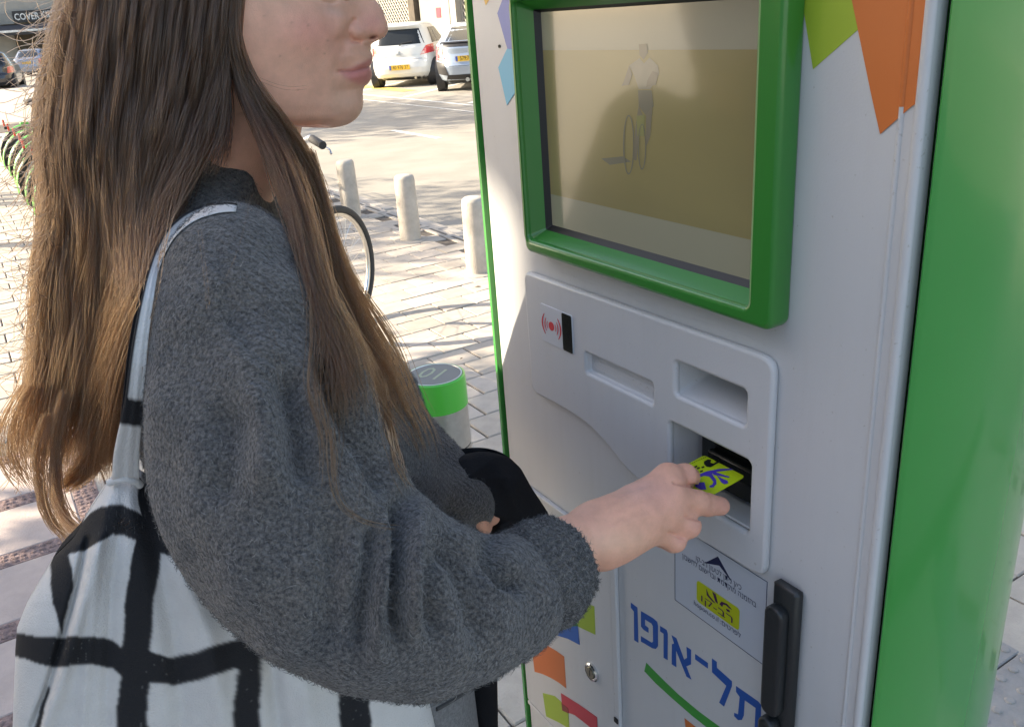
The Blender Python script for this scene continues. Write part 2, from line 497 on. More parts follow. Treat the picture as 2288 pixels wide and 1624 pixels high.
MB().box(x_of(1001), x_of(1007), -.075, -.062, 2.3, 2.7).build('poster', m_black, shop)
for k in range(4): MB().box(x_of(1020.5), x_of(1026), -.075, -.062, 2.25 + k * .16, 2.33 + k * .16).build('sign_bar', m_lattice, shop)
for i in range(-3, 4):
    MB().box(i * 7 - 1.2, i * 7 + 1.2, -.08, -.003, 5, 7).build('window', m_glass, shop)

# the shop with the dark fascia and awning far down the street
P = at(60, 60, 62); P[2] = 0
yaw = math.atan2(P[0], P[1])
cov = thing('awning_shop', tuple(P), -yaw, 'distant shop with black fascia reading COVER KIDS above a dark awning', 'building')
sc_ = 62 / FOC
zz = lambda py, px=60: float(at(px, py, 62)[2])
xx = lambda px: (px - 60) * sc_
MB().box(-9, 9, 0.6, 8, 0, 12).build('wall', m_white_wall, cov)
MB().box(xx(38), xx(150), .2, .6, zz(50), zz(24)).build('fascia', m_black, cov)
MB().box(xx(10), xx(37), .25, .6, zz(52), zz(28)).build('fascia_end', m_grey_wall, cov)
aw = MB(); V = [(xx(-40), .58, zz(53)), (xx(150), .58, zz(53)), (xx(150), -1.6, zz(66)), (xx(-40), -1.6, zz(66))]
aw.put(V + [(x, y, z - .06) for x, y, z in V], [(0, 1, 2, 3), (7, 6, 5, 4), (0, 4, 5, 1), (1, 5, 6, 2), (2, 6, 7, 3), (3, 7, 4, 0)])
aw.build('awning', pbr('awning_cloth', (0.055, 0.05, 0.055), 0.8), cov)
MB().box(xx(-40), xx(150), -1.66, -1.61, zz(78), zz(72)).build('valance', m_black, cov)
MB().box(xx(-40), xx(150), -1.68, -1.58, zz(71.5), zz(66.5)).build('awning_bar', m_line, cov)
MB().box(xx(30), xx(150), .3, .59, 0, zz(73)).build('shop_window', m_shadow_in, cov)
text_mesh('sign_lettering', 'COVER', 1.05 * (zz(32) - zz(48)) * 1.25, m_line, cov, xx(65), zz(38), .195, sx=.8, bold=.012)
text_mesh('sign_lettering', 'KIDS', 1.05 * (zz(32) - zz(48)) * 1.25, m_line, cov, xx(110), zz(36), .195, sx=.8, bold=.012)

# building and dense tree added out of view to shade the kiosk; street trees
shade = thing('shade_building', (-12.0, -5.6, 0), 0, 'cream rendered building added out of view on the left to shade the kiosk', 'building')
MB().box(-4.5, 4.5, -8, 7.16, -.02, 7.4).build('wall', pbr('cream_render', (0.62, 0.56, 0.46), 0.85, var=.06, vscale=2), shade)
MB().box(-4.6, 4.6, -8.1, 7.25, 7.4, 7.9).build('parapet', m_white_wall, shade)
for k in range(4):
    for z_ in (1.0, 4.2):
        f_ = MB().box(4.502, 4.56, -6.6 + k * 3.2, -5.0 + k * 3.2, z_, z_ + 1.6).build('window', m_white_wall, shade)
        MB().box(4.561, 4.575, -6.5 + k * 3.2, -5.1 + k * 3.2, z_ + .1, z_ + 1.5).build('pane', m_glass, f_)

m_bark = pbr('bark', (0.13, 0.10, 0.075), 0.95, var=.35, vscale=12, bump=.8, bscale=25)
m_leaf = pbr('leaf', (0.055, 0.095, 0.03), 0.55, var=.4, vscale=3)
SUNV = np.array(SUN_DIR)
LIGHT_GAPS = [(st(-.385, 0, 1.185), .03), (st(-.395, 0, 1.12), .03), (st(-.40, 0, 1.26), .02)]  # sun lanes cut through the leaves to put a light patch on the kiosk
def tree(label, x, y, h, rx, rz, n, seed, trunk_r=.16, leaf=.13):
    r = np.random.default_rng(seed)
    t = thing('street_tree', (x, y, -.02), 0, label, 'tree', 'street trees left of the kiosk')
    tr = MB()
    pts = [(0, 0, 0), (.05, .03, h * .3), (-.04, .06, h * .6), (0, 0, h)]
    tr.tube(pts, [trunk_r * 1.25, trunk_r, trunk_r * .85, trunk_r * .6], 10)
    for k in range(7):
        a_ = 2 * math.pi * k / 7 + r.uniform(-.3, .3); l = rx * r.uniform(.55, .9)
        tr.tube([(0, 0, h * .75), (math.cos(a_) * l * .5, math.sin(a_) * l * .5, h + rz * .2), (math.cos(a_) * l, math.sin(a_) * l, h + rz * r.uniform(.4, 1.0))], [trunk_r * .5, trunk_r * .3, .02], 6)
    tr.build('trunk', m_bark, t, smooth=True)
    nc = max(12, n // 110); cc = []
    while len(cc) < nc:
        q = r.uniform(-1, 1, 3)
        if .25 < np.linalg.norm(q) < 1: cc.append(q * [rx, rx, rz] * .85 + [0, 0, h + rz * .75])
    cc = np.array(cc)
    ctr = cc[r.integers(0, nc, n)] + r.normal(0, 1, (n, 3)) * [rx * .16, rx * .16, rz * .17]
    W_ = ctr + [x, y, 0]; keep = np.ones(n, bool)
    for P_, rad in LIGHT_GAPS:
        d = W_ - P_; tt = d @ SUNV; keep &= ~((np.linalg.norm(d - np.outer(tt, SUNV), axis=1) < rad + leaf * .8) & (tt > 0))
    ctr = ctr[keep]; n = len(ctr)
    u = r.normal(0, 1, (n, 3)); u /= np.linalg.norm(u, axis=1)[:, None]
    v = np.cross(u, r.normal(0, 1, (n, 3))); v /= np.linalg.norm(v, axis=1)[:, None]
    s_ = leaf * r.uniform(.6, 1.3, (n, 1))
    V = np.stack([ctr - u * s_ * .6, ctr + v * s_ * .28, ctr + u * s_ * .6, ctr - v * s_ * .28], 1).reshape(-1, 3)
    me_f = np.arange(4 * n).reshape(-1, 4)
    add('crown', V, me_f, m_leaf, t)
    return t
tree('broad dense tree added out of view on the left to shade the kiosk', -6.6, 2.45, 3.2, 2.15, 1.8, 15000, 1)  # unseen; placed and thinned so its crown shades and dapples the kiosk
tree('slender tree on the pavement left of the docked bicycles', -8.6, 7.6, 3.4, 2.0, 1.7, 2600, 2, .13)
tree('leaning street tree farther along the kerb on the left', -12.2, 10.2, 3.8, 1.4, 1.3, 220, 3, .13)
tree('tall roadside tree whose crown shades the road', -14.5, 17.2, 4.2, 3.6, 2.2, 5000, 4, .22, .2)
tree('tree at the far end of the row beside the awning shop', -27.5, 46.0, 5.0, 4.0, 2.6, 2600, 5, .5, .35)

# a few dry leaves and crumbs on the paving
lt = MB(); rl = random.Random(9)
for k in range(90):
    p = st(rl.uniform(-7, .3), rl.uniform(-.4, 2.3), .003); a_ = rl.uniform(0, 6.28); l = rl.uniform(.006, .02); w_ = l * rl.uniform(.25, .5)
    c_, s_ = math.cos(a_), math.sin(a_)
    q = [(-l, 0, 0), (0, -w_, .002), (l, 0, .001), (0, w_, .003)]
    lt.put([(p[0] + c_ * x - s_ * y, p[1] + s_ * x + c_ * y, p[2] + z + dz) for dz in (0, .0012) for x, y, z in q], [(3, 2, 1, 0), (4, 5, 6, 7), (0, 1, 5, 4), (1, 2, 6, 5), (2, 3, 7, 6), (3, 0, 4, 7)])
tag(lt.build('leaf_litter', pbr('dry_leaf', (.12, .085, .05), .9, var=.4, vscale=20)), 'scattered dry leaf crumbs on the paving stones', 'litter', kind='stuff')

# ------------------------------------------------------------------ the rental kiosk
m_kwhite = pbr('kiosk_silver_white', (0.535, 0.54, 0.55), 0.36, metal=0.0, var=.045, vscale=2.5, bump=.05, bscale=500, spec=.45, dirt=.06)
m_kgreen = pbr('kiosk_green', (0.035, 0.27, 0.045), 0.22, coat=.5, var=.04, vscale=3, spec=.5, dirt=.04)
m_bezel = pbr('bezel_green', (0.028, 0.20, 0.03), 0.3, coat=.35, spec=.5, dirt=.05)
m_gasket = pbr('black_gasket', (0.012, 0.012, 0.013), 0.5)
m_inside = pbr('reader_black', (0.008, 0.010, 0.009), 0.12, spec=.5)
nt = m_kwhite.node_tree; bs = nt.nodes['Principled BSDF']; src = bs.inputs['Base Color'].links[0].from_socket; tc = nd(nt, 'ShaderNodeTexCoord')
sn = nd(nt, 'ShaderNodeTexNoise', Scale=240.0, Detail=2.0); sl_ = nd(nt, 'ShaderNodeTexNoise', Scale=5.0, Detail=5.0); mp_ = nd(nt, 'ShaderNodeMapping'); mp_.inputs['Scale'].default_value = (14, 14, 1.2)
nt.links.new(tc.outputs['Object'], sn.inputs['Vector']); nt.links.new(tc.outputs['Object'], mp_.inputs[0]); nt.links.new(mp_.outputs[0], sl_.inputs['Vector'])
r1 = nd(nt, 'ShaderNodeValToRGB'); r1.color_ramp.elements[0].position = .69; r1.color_ramp.elements[1].position = .75; r1.color_ramp.elements[0].color = (1, 1, 1, 1); r1.color_ramp.elements[1].color = (.80, .78, .75, 1)
r2 = nd(nt, 'ShaderNodeValToRGB'); r2.color_ramp.elements[0].position = .5; r2.color_ramp.elements[1].position = .85; r2.color_ramp.elements[0].color = (1, 1, 1, 1); r2.color_ramp.elements[1].color = (.965, .96, .95, 1)
nt.links.new(sn.outputs['Fac'], r1.inputs[0]); nt.links.new(sl_.outputs['Fac'], r2.inputs[0])
for r_ in (r1, r2):
    mx = nd(nt, 'ShaderNodeMix', data_type='RGBA', blend_type='MULTIPLY'); mx.inputs[0].default_value = 1; nt.links.new(src, mx.inputs[6]); nt.links.new(r_.outputs[0], mx.inputs[7]); src = mx.outputs[2]
nt.links.new(src, bs.inputs['Base Color'])
def ink(name, h, k=.9): return pbr(name, tuple(c * k for c in hexc(h)), 0.38, spec=.4)
i_lime, i_orange, i_blue, i_red = ink('ink_lime', '#9fb83a'), ink('ink_orange', '#d2743a'), ink('ink_blue', '#2a62b4'), ink('ink_red', '#c33c48')
i_dlime, i_dred, i_green, i_purple = ink('ink_green_overlap', '#2f7a3c'), ink('ink_red_overlap', '#8d3a30'), ink('ink_green', '#3d9a40'), ink('ink_violet', '#6f7fc4')
i_sky, i_yellow, i_navy, i_logo = ink('ink_sky', '#5fb4d8'), ink('ink_yellow', '#e0b050'), ink('ink_navy', '#20264a'), ink('ink_logo_blue', '#1f56a8')
i_white, i_limeb, i_plum, i_rred = ink('ink_white', '#c9ccd2'), ink('ink_bright_lime', '#b9c21c'), ink('ink_plum', '#4a1f4f'), ink('ink_signal_red', '#d2323c')

kiosk = thing('rental_kiosk', tuple(K0), A_ROT, 'silver white self-service rental kiosk with green frame and sides, facing the woman', 'kiosk')
def kz(pts, conv, proud=0.0): return [KP(*conv(*p), proud) for p in pts]
D = lambda x, y: (x, y)
def Z(x0, y0, s): return lambda X, Y: ((x0 + X / s) / 1.16, (y0 + Y / s) / 1.16)
z5, z6, z4b, z3b = Z(1340, 650, 1.91), Z(1340, 1350, 2.86), Z(1200, 0, 5.075), Z(1240, 0, 1.8047)
zr = Z(2000, 0, 1.8045)

# green shell: plan outline pulled up
def spline2(P, n=5):
    P = [np.array(p, float) for p in P]; out = []
    for i in range(len(P) - 1):
        p0, p1, p2, p3 = P[max(i - 1, 0)], P[i], P[i + 1], P[min(i + 2, len(P) - 1)]
        for k in range(n):
            t = k / n
            out.append(.5 * ((2 * p1) + (-p0 + p2) * t + (2 * p0 - 5 * p1 + 4 * p2 - p3) * t * t + (-p0 + 3 * p1 - 3 * p2 + p3) * t ** 3))
    out.append(P[-1]); return out
right = spline2([(.1865, .006), (.191, .004), (.200, .03), (.206, .065), (.207, .10)], 5)[:-1] + spline2([(.207, .10), (.206, .135), (.197, .18), (.182, .212), (.15, .235)], 5)
left = spline2([(-.37, .235), (-.40, .20), (-.411, .13), (-.4125, .06), (-.4125, .0)], 5)
outline = [(-.4125, -.003), (-.4075, -.003), (-.4075, .06), (.1865, .06)] + [tuple(p) for p in right] + [tuple(p) for p in left]
auto_smooth(MB().prism(outline, .0, 1.80).build('shell', m_kgreen, kiosk), 24)
MB().box(-.4073, -.4003, .0125, .0195, .02, 1.78).build('gap_seal', m_gasket, kiosk)
MB().box(.1817, .1862, .0125, .0195, .02, 1.78).build('gap_seal', m_gasket, kiosk)
MB().box(-.45, .23, .0, .25, -.01, .05, .008).build('plinth', m_dark, kiosk)

# openings
SCR = (-.2755, .0310, 1.3165, 1.5455)                        # visible screen
CARD = rrect(-.0585, .0505, 1.0800, 1.1565, .006)
BILL = rrect(-.0500, .0425, 1.1885, 1.2245, .005)
SLOT = rrect(-.1965, -.0830, 1.1655, 1.1895, .003)
face = plate('face_panel', [rrect(-.4000, .1815, .03, 1.765, .004), rrect(SCR[0], SCR[1] + .02, SCR[2], SCR[3], .002)[::-1], rrect(-.0595, .0515, 1.079, 1.1575, .006)[::-1], rrect(-.051, .0435, 1.1875, 1.2255, .005)[::-1]], .012, m_kwhite, kiosk, 0.0, .0012)
# rolled vertical beads along the right edge
for x, r_, nm in ((.1775, .0042, 'edge_roll'), (.1635, .0022, 'edge_bead')):
    auto_smooth(MB().tube([(x, .0005, .035), (x, .0005, 1.76)], r_, 14).build(nm, m_kwhite, kiosk), 50)
# raised control panel with its curved lower edge
pl = [(-.3165, 1.2450), (-.3165, 1.2500), (-.3140, 1.2555), (-.3090, 1.2590), (.0550, 1.2625), (.0640, 1.2610), (.0695, 1.2570), (.0720, 1.2500), (.0720, 1.0540), (.0705, 1.0470), (.0660, 1.0425), (.0580, 1.0405)]
low = [KP(x, y, .007) for x, y in ((1590, 1214), (1540, 1190), (1480, 1135), (1440, 1085), (1402, 1048), (1375, 1015), (1345, 978), (1310, 945), (1270, 918), (1225, 893), (1200, 880))]
low[0] = (low[0][0], 1.0395)
pl += [tuple(p) for p in spline2(low, 4)]
pl += [(-.3120, low[-1][1] + .004), (-.3155, low[-1][1] + .012)]
plate('control_panel', [pl, SLOT[::-1], BILL[::-1], CARD[::-1]], .0085, m_kwhite, kiosk, -.0085, .0035)
def tub(name, outl, y0, y1, inset, mat, parent, flo=None, lift=0.0):
    """recess: walls from the outline going in, and a back"""
    n = len(outl); cx = sum(p[0] for p in outl) / n; cz = sum(p[1] for p in outl) / n
    def ins(p): return (p[0] + (inset if p[0] < cx else -inset), p[1] + (inset if p[1] < cz else -inset) + (lift if p[1] < cz else 0))
    V = [(p[0], y0, p[1]) for p in outl] + [(ins(p)[0], y1, ins(p)[1]) for p in outl]
    F = [(i, n + i, n + (i + 1) % n, (i + 1) % n) for i in range(n)] + [tuple(range(n, 2 * n))]
    return auto_smooth(add(name, V, F, mat, parent), 40)
big = lambda o, k: [(p[0] + (k if p[0] > sum(q[0] for q in o) / len(o) else -k), p[1] + (k if p[1] > sum(q[1] for q in o) / len(o) else -k)) for p in o]
tub('receipt_tray', big(BILL, .0008), -.006, .045, .002, m_kwhite, kiosk, lift=.012)
tub('note_slot_recess', big(SLOT, .0006), -.0045, -.0008, .002, m_kwhite, kiosk)
sl = rrect(-.190, -.089, 1.1715, 1.1815, .004); 
sr = tub('note_slot', sl, -.0012, .012, .0012, m_kwhite, kiosk)
MB().box(-.188, -.091, .006, .0068, 1.1765, 1.1805).build('slot_mouth', m_gasket, kiosk)
rec = tub('card_recess', big(CARD, .0008), -.006, .040, .0015, m_kwhite, kiosk)
# black reader inside the card recess
MB().box(-.0470, .0480, .0245, .0395, 1.0850, 1.1545, .0015).build('card_reader', m_inside, kiosk)
MB().box(-.030, .030, .016, .0244, 1.112, 1.128, .002).build('reader_mouth', m_inside, kiosk)
MB().box(.0265, .0330, .0238, .0243, 1.1335, 1.1350).build('reader_mark', i_white, kiosk)
MB().box(-.057, .049, -.003, .024, 1.0802, 1.0830, .0008).build('recess_sill', m_kwhite, kiosk)

# screen bezel: proud green frame with a chamfer running in to the screen
PR = .022
bz = [KP(1178, 572, PR), KP(1722, 747, PR), KP(1141, 0, PR), KP(1770, 0, PR)]
bx0, bx1, bz0, bz1 = -.3170, .0600, 1.2805, 1.625
bx1 = KP(1722, 747, PR)[0]; bx0 = KP(1172, 555, PR)[0]; bz0 = KP(1722, 745, PR)[1]
ix0, ix1, iz0, iz1 = SCR[0] + .0, KP(1680, 300, PR)[0] - .006, SCR[2] - .004, SCR[3] + .004
SCR = (SCR[0], ix1 + .004, SCR[2], SCR[3])
plate('screen_bezel', [rrect(bx0, bx1, bz0, bz1, .010), rrect(ix0 - .006, ix1 + .006, iz0 - .006, iz1 + .006, .006)[::-1]], PR + .001, m_bezel, kiosk, -PR, .0045)
ch_out, ch_in = rrect(ix0 - .0062, ix1 + .0062, iz0 - .0062, iz1 + .0062, .006), rrect(ix0 + .004, ix1 - .004, iz0 + .003, iz1 - .003, .002)
n_ = len(ch_out)
auto_smooth(add('bezel_chamfer', [(p[0], -PR + .006, p[1]) for p in ch_out] + [(p[0], -.002, p[1]) for p in ch_in], [(i, n_ + i, n_ + (i + 1) % n_, (i + 1) % n_) for i in range(n_)], m_bezel, kiosk), 40)
gk_in = rrect(ix0 + .009, ix1 - .006, iz0 + .008, iz1 - .006, .001)
add('screen_gasket', [(p[0], -.002, p[1]) for p in ch_in] + [(p[0], .004, p[1]) for p in gk_in], [(i, n_ + i, n_ + (i + 1) % n_, (i + 1) % n_) for i in range(n_)], m_gasket, kiosk)
# the display: a pale picture of a cyclist on a lawn, washed out, under glossy glass
def lcd(name, col, e=.10): return pbr(name, tuple(c * .55 for c in col), 0.22, coat=1.0, spec=.6, emit=(*col, e * .95))
scr_grad = lcd('lcd_field', hexc('#8d8148'))
nt = scr_grad.node_tree; bs = nt.nodes['Principled BSDF']
tc = nd(nt, 'ShaderNodeTexCoord'); nz = nd(nt, 'ShaderNodeTexNoise', Scale=7.0, Detail=2.0); mp = nd(nt, 'ShaderNodeMapping'); mp.inputs['Scale'].default_value = (.6, 1, 2.2)
nt.links.new(tc.outputs['Object'], mp.inputs[0]); nt.links.new(mp.outputs[0], nz.inputs['Vector'])
cr = nd(nt, 'ShaderNodeValToRGB'); cr.color_ramp.elements[0].color = (*hexc('#6c6d62'), 1); cr.color_ramp.elements[1].color = (*hexc('#817f6a'), 1)
cr.color_ramp.elements[0].position = .35; cr.color_ramp.elements[1].position = .68
nt.links.new(nz.outputs['Fac'], cr.inputs[0]); nt.links.new(cr.outputs[0], bs.inputs['Emission Color'])
m_lcd_bar = lcd('lcd_bar', hexc('#858677'), .12)
screen = add('screen', [(SCR[0], .0042, SCR[2]), (SCR[1], .0042, SCR[2]), (SCR[1], .0042, SCR[3]), (SCR[0], .0042, SCR[3])], [(0, 1, 2, 3)], m_lcd_bar, kiosk)
def flat(name, pts, mat, y, parent):
    return add(name, [(p[0], y, p[1]) for p in pts], [tuple(range(len(pts)))], mat, parent)
flat('screen_picture', [(SCR[0], 1.3555), (SCR[1], 1.3555), (SCR[1], 1.5065), (SCR[0], 1.5065)], scr_grad, .0040, screen)
c_dark, c_skin, c_shirt, c_green, c_grass = lcd('lcd_dark', hexc('#6e6d5f'), .10), lcd('lcd_skin', hexc('#736f60'), .10), lcd('lcd_shirt', hexc('#848272'), .10), lcd('lcd_green', hexc('#7d8055'), .10), lcd('lcd_grass', hexc('#837c42'), .10)
zs = lambda pts: kz(pts, z3b)
flat('picture_shadow', zs([(560, 745), (660, 735), (700, 760), (600, 775)]), c_dark, .0039, screen)
flat('picture_head', zs([(735, 210), (772, 208), (778, 250), (757, 282), (738, 260)]), c_dark, .0038, screen)
flat('picture_shirt', zs([(690, 310), (738, 275), (760, 300), (785, 272), (825, 310), (830, 350), (790, 420), (735, 420), (715, 360)]), c_shirt, .0038, screen)
flat('picture_arm', zs([(690, 310), (705, 350), (690, 400), (655, 405), (665, 385)]), c_skin, .0037, screen)
flat('picture_arm', zs([(800, 335), (828, 345), (815, 400), (770, 410), (775, 380)]), c_skin, .0037, screen)
flat('picture_shorts', zs([(732, 425), (795, 425), (805, 500), (770, 545), (735, 500)]), c_dark, .0037, screen)
flat('picture_leg', zs([(735, 500), (755, 540), (735, 650), (725, 755), (712, 750), (720, 600)]), c_skin, .0036, screen)
flat('picture_leg', zs([(770, 540), (800, 500), (790, 640), (770, 690)]), c_skin, .0036, screen)
flat('picture_frame', zs([(725, 545), (765, 540), (760, 640), (730, 640)]), c_green, .0035, screen)
def ring2(cx, cy, rx, ry, w, k=28):
    o = zs([(cx + rx * math.cos(2 * math.pi * i / k), cy + ry * math.sin(2 * math.pi * i / k)) for i in range(k)])
    i_ = zs([(cx + (rx - w) * math.cos(2 * math.pi * i / k), cy + (ry - w) * math.sin(2 * math.pi * i / k)) for i in range(k)])
    add('picture_wheel', [(p[0], .0034, p[1]) for p in o + i_], [(i, (i + 1) % k, k + (i + 1) % k, k + i) for i in range(k)], c_dark, screen)
ring2(690, 680, 27, 140, 7); ring2(752, 690, 20, 108, 6)

# printed colour patches
def patch(pts, mat, conv=z6, y=-.0004, name='colour_patch', parent=None):
    return plate(name, [kz(pts, conv)], .0003, mat, parent or kiosk, y, 0, False)
patch([(455, 180), (525, -10), (610, -10), (650, 640), (612, 692), (585, 640)], i_purple, z4b)
patch([(470, 890), (585, 645), (650, 650), (700, 1205), (583, 1390)], i_sky, z4b, -.0007)
patch([(270, -60), (360, -60), (345, 5), (302, 75), (280, 5)], i_yellow, z4b)
patch([(140, -40), (395, -60), (405, 140), (195, 325), (150, 40)], i_lime, zr)
patch([(365, -60), (745, -60), (745, 20), (700, 470), (655, 500), (510, 628), (470, 450)], i_orange, zr, -.0007)
auto_smooth(MB().tube([(.1635, .0003, KP(*zr(658, 502))[1]), (.1635, .0003, 1.76)], .0024, 14).build('bead_print', i_orange, kiosk), 50)
# small screw on the left margin
MB().lathe([(.0018, -.0015), (.0018, .001)], 10, (KP(1117, 104)[0], 0, KP(1117, 104)[1]), 'y').build('screw', m_dark, kiosk)
# locker door at the lower left
dx1 = KP(1378, 1240, .004)[0]; dz1 = KP(1378, 1238, .004)[1]; dz0 = KP(1180, 1560, .004)[1]
door = plate('locker_door', [rrect(-.3975, dx1 - .0135, dz0, dz1, .003)], .004, m_kwhite, kiosk, -.0045, .001)
fl = MB().box(dx1 - .013, dx1 - .0015, -.0062, -.0005, dz0 + .0, dz1, .0015).build('door_flange', m_kwhite, door)
MB().box(-.3975, dx1, -.007, -.0005, dz1 + .0012, dz1 + .0052, .001).build('door_lip', m_kwhite, door)
MB().box(-.3985, dx1, -.0045, -.0005, dz0 - .010, dz0 - .0035, .001).build('lower_lip', m_kwhite, kiosk)
MB().box(dx1 - .012, dx1 - .004, -.0085, -.0063, KP(1378, 1600)[1], KP(1378, 1590)[1], .0008).build('hinge_pin', m_dark, door)
zp = lambda pts, mat, k: patch(pts, mat, z6, -.0049 - .0003 * k, parent=door)
zp([(375, 655), (440, 600), (515, 590), (595, 620), (603, 830), (475, 770), (390, 750)], i_lime, 0)
zp([(230, 735), (300, 660), (380, 668), (470, 748), (487, 905), (400, 860), (240, 812)], i_blue, 1)
zp([(380, 672), (470, 748), (476, 766), (415, 768), (386, 742)], i_dlime, 2)
zp([(122, 872), (180, 885), (250, 915), (310, 950), (370, 992), (385, 1228), (330, 1185), (270, 1150), (210, 1122), (150, 1105)], i_orange, 0)
zp([(210, 1262), (300, 1285), (355, 1335), (400, 1400), (407, 1525), (330, 1480), (235, 1435)], i_lime, 0)
zp([(347, 1262), (480, 1345), (615, 1440), (620, 1560), (560, 1510), (450, 1425), (358, 1390)], i_red, 1)
zp([(351, 1335), (400, 1372), (405, 1412), (358, 1390)], i_dred, 2)
lx, lz = KP(*z6(555, 1117), .006)
lk = auto_smooth(MB().lathe([(.0135, -.0045), (.0135, -.0075), (.0120, -.009), (.0095, -.0085), (.0090, -.0075), (.002, -.0078)], 24, (lx, 0, lz), 'y').build('lock', pbr('chrome', (.75, .75, .74), .12, 1.0), door), 30)
auto_smooth(MB().lathe([(.0085, -.0076), (.0085, -.0092), (.0075, -.0098)], 20, (lx, 0, lz), 'y').build('lock_core', pbr('lock_brass', (.35, .33, .26), .35, 1.0), lk), 30)
MB().box(lx - .0008, lx + .0008, -.0101, -.0097, lz - .005, lz + .005).build('keyhole', m_gasket, lk)
# the large lettering and its swoosh
for g in ([(845, 602), (893, 640), (895, 690), (901, 900), (870, 880), (868, 668), (845, 640)],
          [(920, 665), (1010, 718), (1040, 745), (1046, 775), (1046, 925), (1030, 945), (1005, 940), (920, 890), (920, 850), (1000, 900), (1010, 890), (1008, 775), (998, 757), (950, 727), (950, 770), (976, 790), (976, 826), (940, 803), (921, 780)],
          [(1062, 775), (1110, 805), (1118, 832), (1118, 1028), (1088, 1010), (1088, 832), (1062, 815)],
          [(1147, 843), (1182, 866), (1240, 1025), (1262, 1010), (1258, 930), (1291, 952), (1291, 1060), (1256, 1075), (1294, 1172), (1258, 1150), (1180, 955), (1182, 1080), (1148, 1058), (1150, 910), (1166, 905)],
          [(1322, 983), (1416, 1050), (1416, 1090), (1322, 1022)],
          [(1447, 1016), (1482, 1042), (1482, 1085), (1594, 1185), (1594, 1222), (1536, 1372), (1500, 1342), (1553, 1218), (1447, 1117)],
          [(1625, 1220), (1790, 1335), (1811, 1362), (1806, 1580), (1762, 1550), (1770, 1382), (1690, 1325), (1682, 1440), (1668, 1470), (1640, 1472), (1611, 1442), (1611, 1418), (1640, 1430), (1652, 1300), (1625, 1262)]):
    patch(g, i_logo, name='letter')
patch([(960, 1047), (1000, 1090), (1100, 1190), (1200, 1285), (1350, 1410), (1510, 1527), (1620, 1610), (1520, 1610), (1410, 1527), (1300, 1440), (1150, 1310), (1030, 1200), (945, 1110)], i_green, name='swoosh')
patch([(1243, 1458), (1330, 1527), (1400, 1600), (1260, 1600)], i_orange)
# notice below the control panel
nb = [KP(*z6(*p)) for p in ((1172, 215), (1860, 475), (1828, 1065), (1172, 580))]
nx0, nx1, nz0, nz1 = (nb[0][0] + nb[3][0]) / 2, (nb[1][0] + nb[2][0]) / 2, (nb[2][1] + nb[3][1]) / 2, 1.0335
notice = plate('notice', [rrect(nx0, nx1, nz0, nz1, .0005)], .0003, ink('notice_paper', '#c4cad4', .85), kiosk, -.0004, 0, False)
plate('notice_border', [rrect(nx0, nx1, nz0, nz1, .0005), rrect(nx0 + .0006, nx1 - .0006, nz0 + .0006, nz1 - .0006, .0004)[::-1]], .0002, i_navy, notice, -.0006, 0, False)
patch([(1392, 308), (1492, 260), (1595, 448), (1503, 328)], i_navy, y=-.0007, name='arrow', parent=notice)
ncx = (nx0 + nx1) / 2
def rtl(s): return s[::-1]
tw = nx1 - nx0
def fit_text(s, xl, xr, z, size, mat, y=-.0007):
    o = text_mesh('notice_lettering', s, size, mat, notice, 0, 0, 0)
    xs = [v.co.x for v in o.data.vertices]
    if xs:
        k = (xr - xl) / (max(xs) - min(xs)); c = (max(xs) + min(xs)) / 2
        o.data.transform(Matrix.Translation(((xl + xr) / 2, y, z)) @ Matrix.Diagonal((k, 1, 1, 1)) @ Matrix.Translation((-c, 0, 0)))
    return o
q = lambda X, Y: KP(*z6(X, Y))
a_, b_ = q(1330, 320), q(1665, 540)
fit_text(rtl('כאן ניתן לטעון רב-קו'), a_[0], b_[0], 1.0075, .0095, i_navy)
a_, b_ = q(1228, 300), q(1775, 660)
fit_text(rtl('בהזמנה מוקדמת וברישום לחשבון'), a_[0], b_[0], .9990, .0095, i_navy)
a_, b_ = q(1315, 640), q(1660, 880)
fit_text('hopon.co.il ' + rtl('לפרטים:'), a_[0], b_[0], .9495, .0088, i_navy)
g0, g1 = q(1336, 432), q(1648, 812)
gx0, gx1, gz0, gz1 = g0[0], g1[0], q(1648, 812)[1], q(1336, 432)[1]
tick = plate('ticket_logo', [rrect(gx0, gx1, gz0, gz1, .004)], .0003, i_limeb, notice, -.0007, 0, False)
gw, gh = gx1 - gx0, gz1 - gz0
def gpt(pts): return [(gx0 + gw * x, gz0 + gh * y) for x, y in pts]
o = fit_text(rtl('רב-קו'), gx0 + gw * .12, gx0 + gw * .86, gz0 + gh * .30, .0125, i_plum, -.0011); o.parent = notice
for g in ([(.25, .62), (.40, .50), (.46, .52), (.30, .68), (.24, .90)], [(.38, .95), (.46, .60), (.52, .58), (.46, .95)], [(.55, .62), (.60, .80), (.72, .86), (.84, .76), (.78, .74), (.70, .78), (.64, .72), (.62, .58)], [(.70, .62), (.78, .66), (.80, .58), (.73, .54)]):
    plate('logo_mark', [gpt(g)], .0002, i_plum, tick, -.0011, 0, False)

